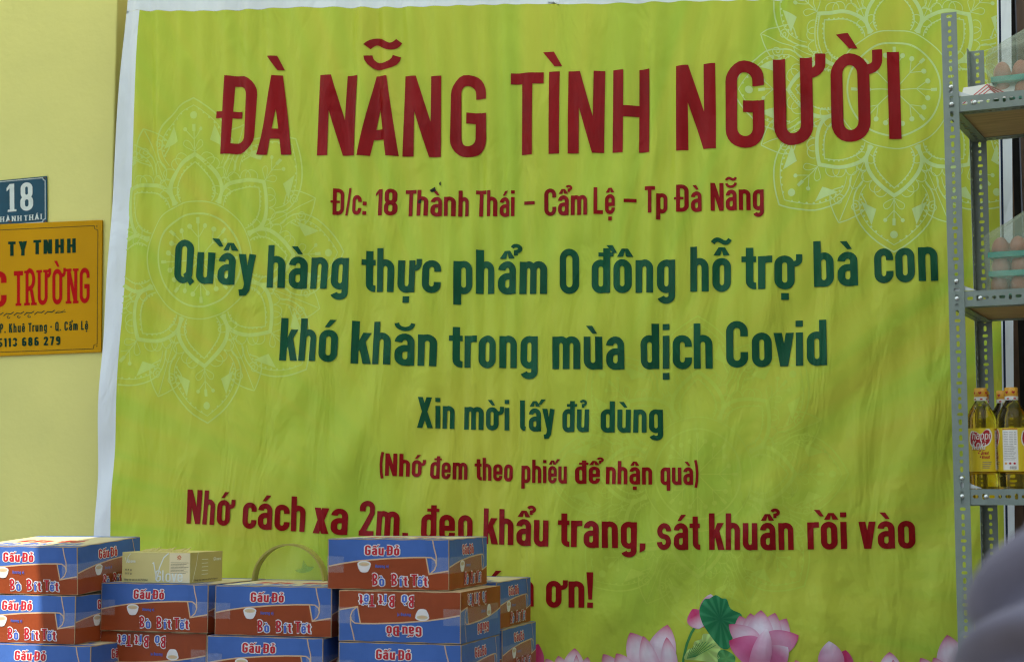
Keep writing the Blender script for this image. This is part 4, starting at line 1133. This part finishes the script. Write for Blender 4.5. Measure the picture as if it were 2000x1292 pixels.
# eggs in clear boxes inside thin bags
M['egg'] = mat('brown_egg', (.42, .14, .075), .4, .08, 30)
M['bag'] = clear_mat('thin_bag', (.46, .55, .40), .33, .14, .6)
eb = MB(); 
prof = []
for k in range(15):
    t = math.pi * k / 14; z = .029 * (1 - math.cos(t)); r = .0218 * math.sin(t) * (1 + .10 * math.cos(t)); prof.append((max(r, .0002), z))
eb.lathe(prof, n=18); egg0 = eb.build('egg', M['egg'], None, smooth=True); egg_me = egg0.data; bpy.data.objects.remove(egg0)
rnd = random.Random(11)
def egg_bag(x0, z, label_bag, shelf, apex, lean, tiers):
    for tier in range(tiers):
        zz = z + .004 + tier * .049
        tr = empty('egg_tray', rk(x0 + .14, .15, zz), -RY)
        tag(tr, '%s teal egg tray inside the clear bag on the %s shelf' % (('lowest', 'second', 'third')[tier], shelf), 'egg tray', 'teal trays of eggs in bags')
        b = MB()
        n = 24
        rows = []
        for j in range(n + 1):
            row = []
            for i in range(n + 1):
                x, y = -.118 + .236 * i / n, -.10 + .20 * j / n
                row.append(Vector((x, y, .016 + .014 * (math.cos((x + .118) / .236 * 2 * math.pi * 5) * math.cos((y + .1) / .2 * 2 * math.pi * 4) * -.0 - math.cos((x + .118) / .047 * 2 * math.pi) * .5 * -1 * .8 + .5 * math.cos((y + .1) / .05 * 2 * math.pi) * .8))))
            rows.append(row)
        b.grid(rows); b.build('tray', M['teal'], tr, smooth=True, solid=.0012)
        b = MB(); b.box((-.12, -.102, .013), (.12, -.100, .027)); b.box((-.12, -.1, .013), (-.118, .1, .027)); b.build('tray_edge', M['teal'], tr)
        for i in range(5):
            for j in range(3):
                e = bpy.data.objects.new('egg', egg_me); C.objects.link(e)
                e.location = rk(x0 + .14 - .118 + .0235 + .0472 * i, .15 - .1 + .026 + .05 * j, zz + .013)
                e.rotation_euler = (rnd.uniform(-.1, .1), rnd.uniform(-.1, .1), rnd.uniform(0, 6))
                e.scale = (1, 1, rnd.uniform(.95, 1.04))
                tag(e, 'brown egg standing in a teal tray inside the clear bag on the %s shelf' % shelf, 'egg', 'brown eggs in trays on the %s shelf' % shelf)
    bg_ = empty('plastic_bag', rk(x0 + .14, .15, z), -RY)
    tag(bg_, label_bag, 'bag')
    b = MB(); rows = []
    for k in range(34):
        t = k / 33
        zz = .001 + apex * t
        full = 1 if t < .50 else max(.06, 1 - ((t - .50) / .46) ** .85 * .96) if t < .93 else .06 + .10 * (t - .93) / .07
        full *= (.93 + .07 * min(1, t / .06))
        cxx = lean * max(0, t - .5) * 1.4
        row = []
        for j in range(56):
            a = 2 * math.pi * j / 56
            ca, sa = math.cos(a), math.sin(a)
            ex = .45
            x = .137 * math.copysign(abs(ca) ** ex, ca) * full; y = .118 * math.copysign(abs(sa) ** ex, sa) * full
            nz = noise.noise(Vector((ca * 2.4 + x0, sa * 2.4, zz * 11))) * .010 + noise.noise(Vector((ca * 7, sa * 7 + x0, zz * 24))) * .005 * (1 + 1.2 * t)
            d = Vector((ca, sa, 0)) * (nz if t > .02 else nz * .2)
            row.append(Vector((x + cxx, y, zz + .006 * noise.noise(Vector((ca * 3, sa * 3, t * 4))) * (t > .05))) + d)
        rows.append(row)
    b.grid(rows, closed=True)
    b.build('bag_film', M['bag'], bg_, smooth=True)
egg_bag(.092, SHZ[0] + BOARD, 'thin clear bag of eggs, knotted, on the top rack shelf', 'top', .30, .12, 2)
egg_bag(.072, SHZ[1] + BOARD, 'thin clear bag of eggs on the middle rack shelf', 'middle', .34, .14, 3)

# oil bottles
def trans(name, col, rough=.04, ior=1.33):
    m, t, p = new_mat(name); p.inputs['Base Color'].default_value = (*col, 1); p.inputs['Roughness'].default_value = rough; p.inputs['IOR'].default_value = ior; p.inputs['Transmission Weight'].default_value = 1
    return m
M['oil'] = trans('golden_oil', (1.0, .80, .20))
M['pet'] = trans('clear_plastic', (.93, .92, .80), .06, 1.2)
M['cap'] = mat('yellow_cap', (.72, .36, .03), .35)
M['capw'] = mat('white_cap_ring', (.75, .74, .68), .4)
M['lab_y'] = mat('yellow_label', (.74, .55, .02), .35, .04)
M['lab_r'] = mat('red_label', (.45, .012, .016), .35)
M['lab_w'] = mat('white_label', (.80, .78, .72), .35)
M['lab_g'] = mat('grey_label_ink', (.25, .22, .18), .5)
BO = .296
def bottle_parts():
    b = MB(); z1 = .205
    pr = [(.001, .0), (.034, .0), (.0375, .006), (.0375, .03), (.0362, .034), (.0375, .038), (.0375, .062), (.0362, .066), (.0375, .07), (.0372, .19), (.0375, .197)]
    pr += [(.0362, .203), (.0372, .209), (.0345, .222), (.028, .238)]
    b.lathe(pr, m=0)
    b.lathe([(.028, .238), (.021, .250), (.0155, .259), (.0142, .266), (.0142, .27)], m=1)
    out = [('bottle_body', b, [M['oil'], M['pet']])]
    b = MB(); b.lathe([(.0165, .262), (.0168, .264), (.0168, .272)], m=1); b.lathe([(.0162, .272), (.0162, .273), (.0165, .2735), (.0165, .294), (.0150, .296), (.0005, .296)], m=0)
    for j in range(6):
        a0 = j * 1.047
        cs = lambda x, y, l: Vector(((.0168 + .0001 * l) * math.sin(a0 + x / .0165), -(.0168 + .0001 * l) * math.cos(a0 + x / .0165), .283 + y))
        b.grid([[cs(k * .0045 * math.sin(f * .5236) ** 3, k * .0045 * (.81 * math.cos(f * .5236) - .31 * math.cos(2 * f * .5236) - .12 * math.cos(3 * f * .5236)), 1) for f in range(13)] for k in (.05, 1)], 2)
        b.grid([[Vector((.0169 * math.sin(a0 + .2 * f), -.0169 * math.cos(a0 + .2 * f), z)) for f in (0, 1, 2)] for z in (.264, .268)], 2)
    out.append(('cap', b, [M['cap'], M['capw'], M['lab_r']]))
    b = MB(); r0 = .0381
    LSF = lambda x, y, l, a0=0.0: Vector(((r0 + .00011 * l) * math.sin(x + a0), -(r0 + .00011 * l) * math.cos(x + a0), y))
    b.grid([[LSF(2 * math.pi * k / 48, z, 0) for k in range(49)] for z in (.073, .13, .188)], 0)
    for a0 in (0.0, 3.14):
        sf = lambda x, y, l: LSF(x, y, l, a0)
        for gr, m_, l in ((1.13, 2, 1), (1, 1, 2)):      # swooping red shape behind the name
            pts = smoothpoly([(-.70, .160), (-.55, .178), (-.2, .176), (.05, .170), (.35, .182), (.62, .181), (.74, .166), (.55, .148), (.2, .141), (-.3, .139), (-.6, .145)], 4)
            cx, cy = 0, .162
            b.grid([[sf(cx + (x - cx) * gr * k, cy + (y - cy) * gr * k, l) for x, y in pts + pts[:1]] for k in [.01] + [j / 16 for j in range(1, 17)]], m_)
        w_ = lambda text, xa, xb, y, h, w, m_, gr=0, l0=4: word(b, text, xa, xb, y, y, -h, w=w, m=m_, sl=0, grow=gr, layer0=l0, dpx=h * .3, surf=lambda x, y, l: sf(x + (y - .15) * 3, y, l))
        w_('happi', -.56, .60, .1585, .0205, .095, 2)
        w_('Koki', -.48, .36, .131, .0245, .10, 1, .05); w_('Koki', -.48, .36, .131, .0245, .10, 2, 0, 12)
        w_('Great', .18, .62, .118, .009, .18, 1); w_('Great', .22, .72, .107, .009, .18, 1)
        for k in range(4): emit(b, [(S([(.12, .098 - .005 * k), (.74 - .05 * k, .098 - .005 * k)], .0018), 0)], lambda x, y, l: sf(x, y, 4), .1, 3, across=1)
        for a, y in ((-.1, .122), (-.02, .127), (.08, .119), (.0, .112)): b.grid([[sf(a + k * .05 * math.cos(f), y + k * .0022 * math.sin(f), 3) for f in [j * .6283 for j in range(11)]] for k in (.05, 1)], 1)
    for a0 in (1.6, 4.74):       # information panel
        sf = lambda x, y, l: LSF(x, y, l, a0)
        b.grid([[sf(-.5 + k * .125, z, 1) for k in range(9)] for z in (.077, .13, .182)], 2)
        emit(b, [(S([(-.5, .185), (.5, .185)], .002), 0)], lambda x, y, l: sf(x, y, 2), .1, 1, across=1)
        for k in range(17):
            for x0, x1 in ((-.42, -.1), (-.04, .2), (.26, .42)) if k < 8 else ((-.42, .36 - .07 * (k % 3)),): emit(b, [(S([(x0, .176 - .0045 * k), (x1, .176 - .0045 * k)], .0012), 0)], lambda x, y, l: sf(x, y, 2), .1, 3, across=1)
        for k in range(3): b.grid([[sf(-.3 + .28 * k + q * .08 * math.cos(f), .094 + q * .003 * math.sin(f), 3) for f in [j * .6283 for j in range(11)]] for q in (.05, 1)], (4, 1, 1)[k])
        for k in range(14): emit(b, [(S([(-.05 + .032 * k, .079), (-.05 + .032 * k, .087)], .010 + .008 * (k * 7 % 3)), 0)], lambda x, y, l: sf(x, y, 2), .1, 3, across=1)
    out.append(('label', b, [M['lab_y'], M['lab_r'], M['lab_w'], M['lab_g'], M['cap']]))
    return out
bz = SHZ[2] + BOARD + .0005
def local_of(px, py, Y):
    return RM.inverted() @ at(px, py, Y)
BP = bottle_parts()
first = None
for px, Y, rot, lab in ((1919, 4.20, .05, 'golden oil bottle with red name facing out, nearest the rack post'), (1979, 4.17, -1.62, 'golden oil bottle turned to its white information panel, front right'), (1962, 4.30, .6, 'golden oil bottle standing behind the two front bottles'), (1922, 4.30, 2.2, 'golden oil bottle at the back, behind the one with the red name')):
    pp = at(px, 900, Y)
    if first is None:
        first = empty('oil_bottle', (pp.x, pp.y, bz), -RY + rot)
        for nm, bb, ms in BP: bb.build(nm, ms, first, smooth=True, autosmooth=50)
        o = first
    else:
        o = copy_tree(first); o.location = (pp.x, pp.y, bz); o.rotation_euler = (0, 0, -RY + rot)
    o.scale = (1, 1, .957)
    tag(o, lab, 'bottle', 'bottles of cooking oil on the rack')

# ------------------------------------------------------------------ doorway on the right
M['black'] = mat('unlit_interior_black', (.012, .011, .010), .8)  # near-black colour stands in for the shade of the unlit interior
uD = on(1977, 500, WALL)[0]
dw = empty('doorway', fac(uD, 0, -.2)); tag(dw, 'dark open doorway with brown wooden frame right of the banner', 'doorway')
def dbox(name, mt, *q):
    b = MB(); fbox(b, *q); b.v = [v - dw.location for v in b.v]; return b.build(name, mt, dw, weld=1e-5)
dbox('frame', M['woodframe'], uD - .12, uD + .010, 0, 3.55, -.118, -.02)
dbox('door_leaf', M['woodframe'], uD + .034, uD + .075, 0, 3.3, -.55, -.06)
dbox('unlit_interior', M['black'], uD - .12, uD + 1.2, 0, 3.55, -.75, -.70)
dbox('right_frame', M['woodframe'], uD + 1.0, uD + 1.12, 0, 3.55, -.118, -.02)
wl = MB(); fbox(wl, uD + 1.125, 7, 0, 3.55, -.6, 0)
tag(wl.build('house_wall', M['yellow'], weld=1e-5), 'yellow house wall to the right of the dark doorway', 'wall')

# ------------------------------------------------------------------ unseen canopy added overhead to throw the shade; cut edge admits the sun patch
def tarp_mat():
    m, t, p = new_mat('pale_tarpaulin')
    tr = N(t, 'ShaderNodeBsdfTranslucent'); tr.inputs[0].default_value = (.80, .84, .86, 1)
    p.inputs['Base Color'].default_value = (.75, .78, .80, 1); p.inputs['Roughness'].default_value = .6
    no = N(t, 'ShaderNodeTexNoise'); no.inputs['Scale'].default_value = 3
    mr = N(t, 'ShaderNodeMapRange'); mr.inputs[3].default_value = TARP - .04; mr.inputs[4].default_value = TARP + .04
    t.links.new(no.outputs[0], mr.inputs[0])
    mx = N(t, 'ShaderNodeMixShader'); t.links.new(mr.outputs[0], mx.inputs[0]); t.links.new(p.outputs[0], mx.inputs[1]); t.links.new(tr.outputs[0], mx.inputs[2])
    t.links.new(mx.outputs[0], t.nodes['Material Output'].inputs[0])
    return m
TARP = .8
M['tarp'] = tarp_mat()
def canopy(name, poly_, z0, label):
    o = empty(name, (poly_[0][0], poly_[0][1], z0)); tag(o, label, 'sunshade')
    b = MB(); b.face([(x - poly_[0][0], y - poly_[0][1], 0) for x, y in poly_]); b.build('tarpaulin', M['tarp'], o, solid=.002)
    return o
CZ = 3.45
bx = lambda y: -1.844 + .32 * (y - 3.25)
wy = lambda x: WALL - TY * x - .03
canopy('sunshade', [(-5, 3.78), (3.4, 3.78), (3.4, wy(3.4)), (-5, wy(-5))], CZ, 'pale tarpaulin awning added unseen along the house wall to shade the banner')
canopy('sunshade', [(bx(0), 0), (3.4, 0), (3.4, 3.775), (bx(3.775), 3.775)], CZ + .012, 'pale tarpaulin awning added unseen over the street side, its left edge cut for the sun patch')

M['added_house'] = mat('weathered_plaster', (.30, .29, .25), .8, .15, 2)
M['shutter'] = mat('steel_shutter', (.16, .17, .17), .5, .1, 3)
hs = empty('added_house', (0, -11, 0)); tag(hs, 'unseen plastered house added across the street to cut the front light', 'house')  # out of view; added to dim frontal light and darken reflections
b = MB(); b.box((-14, -6, 0), (14, 0, 7.0)); b.build('wall', M['added_house'], hs)
for k in range(7):
    b = MB(); b.box((-12.2 + 3.8 * k, .004, .02), (-9.6 + 3.8 * k, .05, 2.6)); b.build('shutter', M['shutter'], hs)
    b = MB(); b.box((-11.9 + 3.8 * k, .004, 4.0), (-10.0 + 3.8 * k, .05, 5.6)); b.build('window', M['shutter'], hs)

sw = MB(); sw.box((3.42, -1.5, 0), (3.7, 3.9, 4.2))  # out of view; added to block light from the right so folds show
tag(sw.build('light_blocking_wall', M['added_house'], weld=1e-5, bevel=.01), 'unseen grey plaster wall added to block light from the right', 'wall')

# ------------------------------------------------------------------ the person close to the camera
M['shirt'] = mat('lilac_shirt', (.19, .172, .205), .85, .06, 30, .08, 240)
M['trousers'] = mat('dark_trousers', (.03, .03, .04), .8)
M['skin'] = mat('skin', (.48, .27, .18), .5)
M['hair'] = mat('black_hair', (.012, .010, .010), .5)
M['shoe'] = mat('dark_shoe', (.02, .02, .02), .5)
PX, PY = .694, 1.44
per = empty('person', (PX, PY, .043), R(-12)); tag(per, 'blurred person in lilac shirt close by, only the left shoulder showing', 'person')
def skin_mesh(name, joints, edges, mt, parent, sub=2, root=0, post_fn=None):
    me = bpy.data.meshes.new(name); me.from_pydata([j[:3] for j in joints], edges, []); o = bpy.data.objects.new(name, me); C.objects.link(o)
    md = o.modifiers.new('skin', 'SKIN'); md.use_smooth_shade = True
    for k, v in enumerate(me.skin_vertices[0].data):
        r = joints[k][3]; v.radius = r if isinstance(r, tuple) else (r, r); v.use_root = (k == root)
    s = o.modifiers.new('sub', 'SUBSURF'); s.levels = sub; s.render_levels = sub
    dg = bpy.context.evaluated_depsgraph_get(); ev = o.evaluated_get(dg); m2 = bpy.data.meshes.new_from_object(ev)
    bpy.data.objects.remove(o)
    if post_fn:
        m2.update()
        nrm = [v.normal.copy() for v in m2.vertices]
        for v, n in zip(m2.vertices, nrm): v.co += n * post_fn(v.co)
    m2.polygons.foreach_set('use_smooth', [True] * len(m2.polygons))
    m2.materials.clear(); m2.materials.append(mt)
    o = bpy.data.objects.new(name, m2); C.objects.link(o); o.parent = parent
    return o
def hand(sx, w, root):
    J, E_ = [], []
    return J, E_
J = [(0, 0, .95, (.15, .10)), (0, .0, 1.12, (.135, .095)), (0, 0, 1.30, (.15, .10)), (0, -.01, 1.43, (.09, .07)), (0, 0, 1.52, .055), (0, .02, 1.60, (.075, .09)), (0, .025, 1.70, (.072, .088))]
E_ = [(0, 1), (1, 2), (2, 3), (3, 4), (4, 5), (5, 6)]
for s in (-1, 1):
    i = len(J)
    J += [(s * .18, 0, 1.405, .052), (s * .235, -.02, 1.13, .040), (s * .235, .06, .89, .028), (s * .23, .085, .81, (.034, .020))]
    E_ += [(3, i), (i, i + 1), (i + 1, i + 2), (i + 2, i + 3)]
    w = i + 3
    for fx, L in ((-.026, .070), (-.009, .082), (.009, .078), (.026, .062)):
        k = len(J); J += [(s * .23 + fx * .4, .10 + fx, .775, .0088), (s * .228, .108 + fx, .775 - L * .55, .0080), (s * .224, .118 + fx * .9, .775 - L, .0068)]
        E_ += [(w, k), (k, k + 1), (k + 1, k + 2)]
    k = len(J); J += [(s * .205, .10, .80, .010), (s * .195, .12, .765, .0085)]; E_ += [(w, k), (k, k + 1)]
    i = len(J); J += [(s * .09, 0, .86, (.082, .085)), (s * .10, .01, .50, (.055, .058)), (s * .10, -.01, .10, (.038, .042)), (s * .105, .12, .04, (.036, .024))]
    E_ += [(0, i), (i, i + 1), (i + 1, i + 2), (i + 2, i + 3)]
skin_mesh('body', J, E_, M['skin'], per)
def folds(co):
    side = max(0, min(1, (-.10 - co.x) / .06))
    q = co.z * 1.0 + .55 * (co.y) + .35 * co.x
    f = .025 * math.sin(q * 2 * math.pi / .085 + 3.4 * noise.noise(co * 7)) * (.4 + noise.noise(co * 5 + Vector((3, 1, 2))))
    return .004 + f * (1 if co.z < 1.43 else max(0, 1 - (co.z - 1.43) / .05)) + .004 * noise.noise(co * 16)
JS = [(0, 0, .90, (.185, .135)), (0, 0, 1.12, (.175, .13)), (0, 0, 1.30, (.18, .13)), (0, -.01, 1.42, (.11, .085)), (0, 0, 1.485, .068)]
ES = [(0, 1), (1, 2), (2, 3), (3, 4)]
for s in (-1, 1):
    i = len(JS); JS += [(s * .10, 0, 1.428, .078), (s * .178, 0, 1.402, .094), (s * .222, -.01, 1.29, .078), (s * .24, -.02, 1.13, .058), (s * .238, .03, .97, .05)]
    ES += [(3, i), (i, i + 1), (i + 1, i + 2), (i + 2, i + 3), (i + 3, i + 4)]
skin_mesh('shirt', JS, ES, M['shirt'], per, 4, 0, folds)
JT = [(0, 0, .93, (.16, .115))]; ET = []
for s in (-1, 1):
    i = len(JT); JT += [(s * .09, 0, .84, (.10, .10)), (s * .10, .01, .50, .075), (s * .10, -.01, .10, .065)]; ET += [(0, i), (i, i + 1), (i + 1, i + 2)]
skin_mesh('trousers', JT, ET, M['trousers'], per)
skin_mesh('hair', [(0, -.02, 1.66, (.085, .088)), (0, .0, 1.735, (.082, .10)), (0, .05, 1.765, (.07, .06))], [(0, 1), (1, 2)], M['hair'], per)
for s in (-1, 1):
    skin_mesh('shoe', [(s * .10, -.02, .05, (.045, .045)), (s * .103, .08, .04, (.045, .036)), (s * .106, .18, .032, (.042, .028))], [(0, 1), (1, 2)], M['shoe'], per)
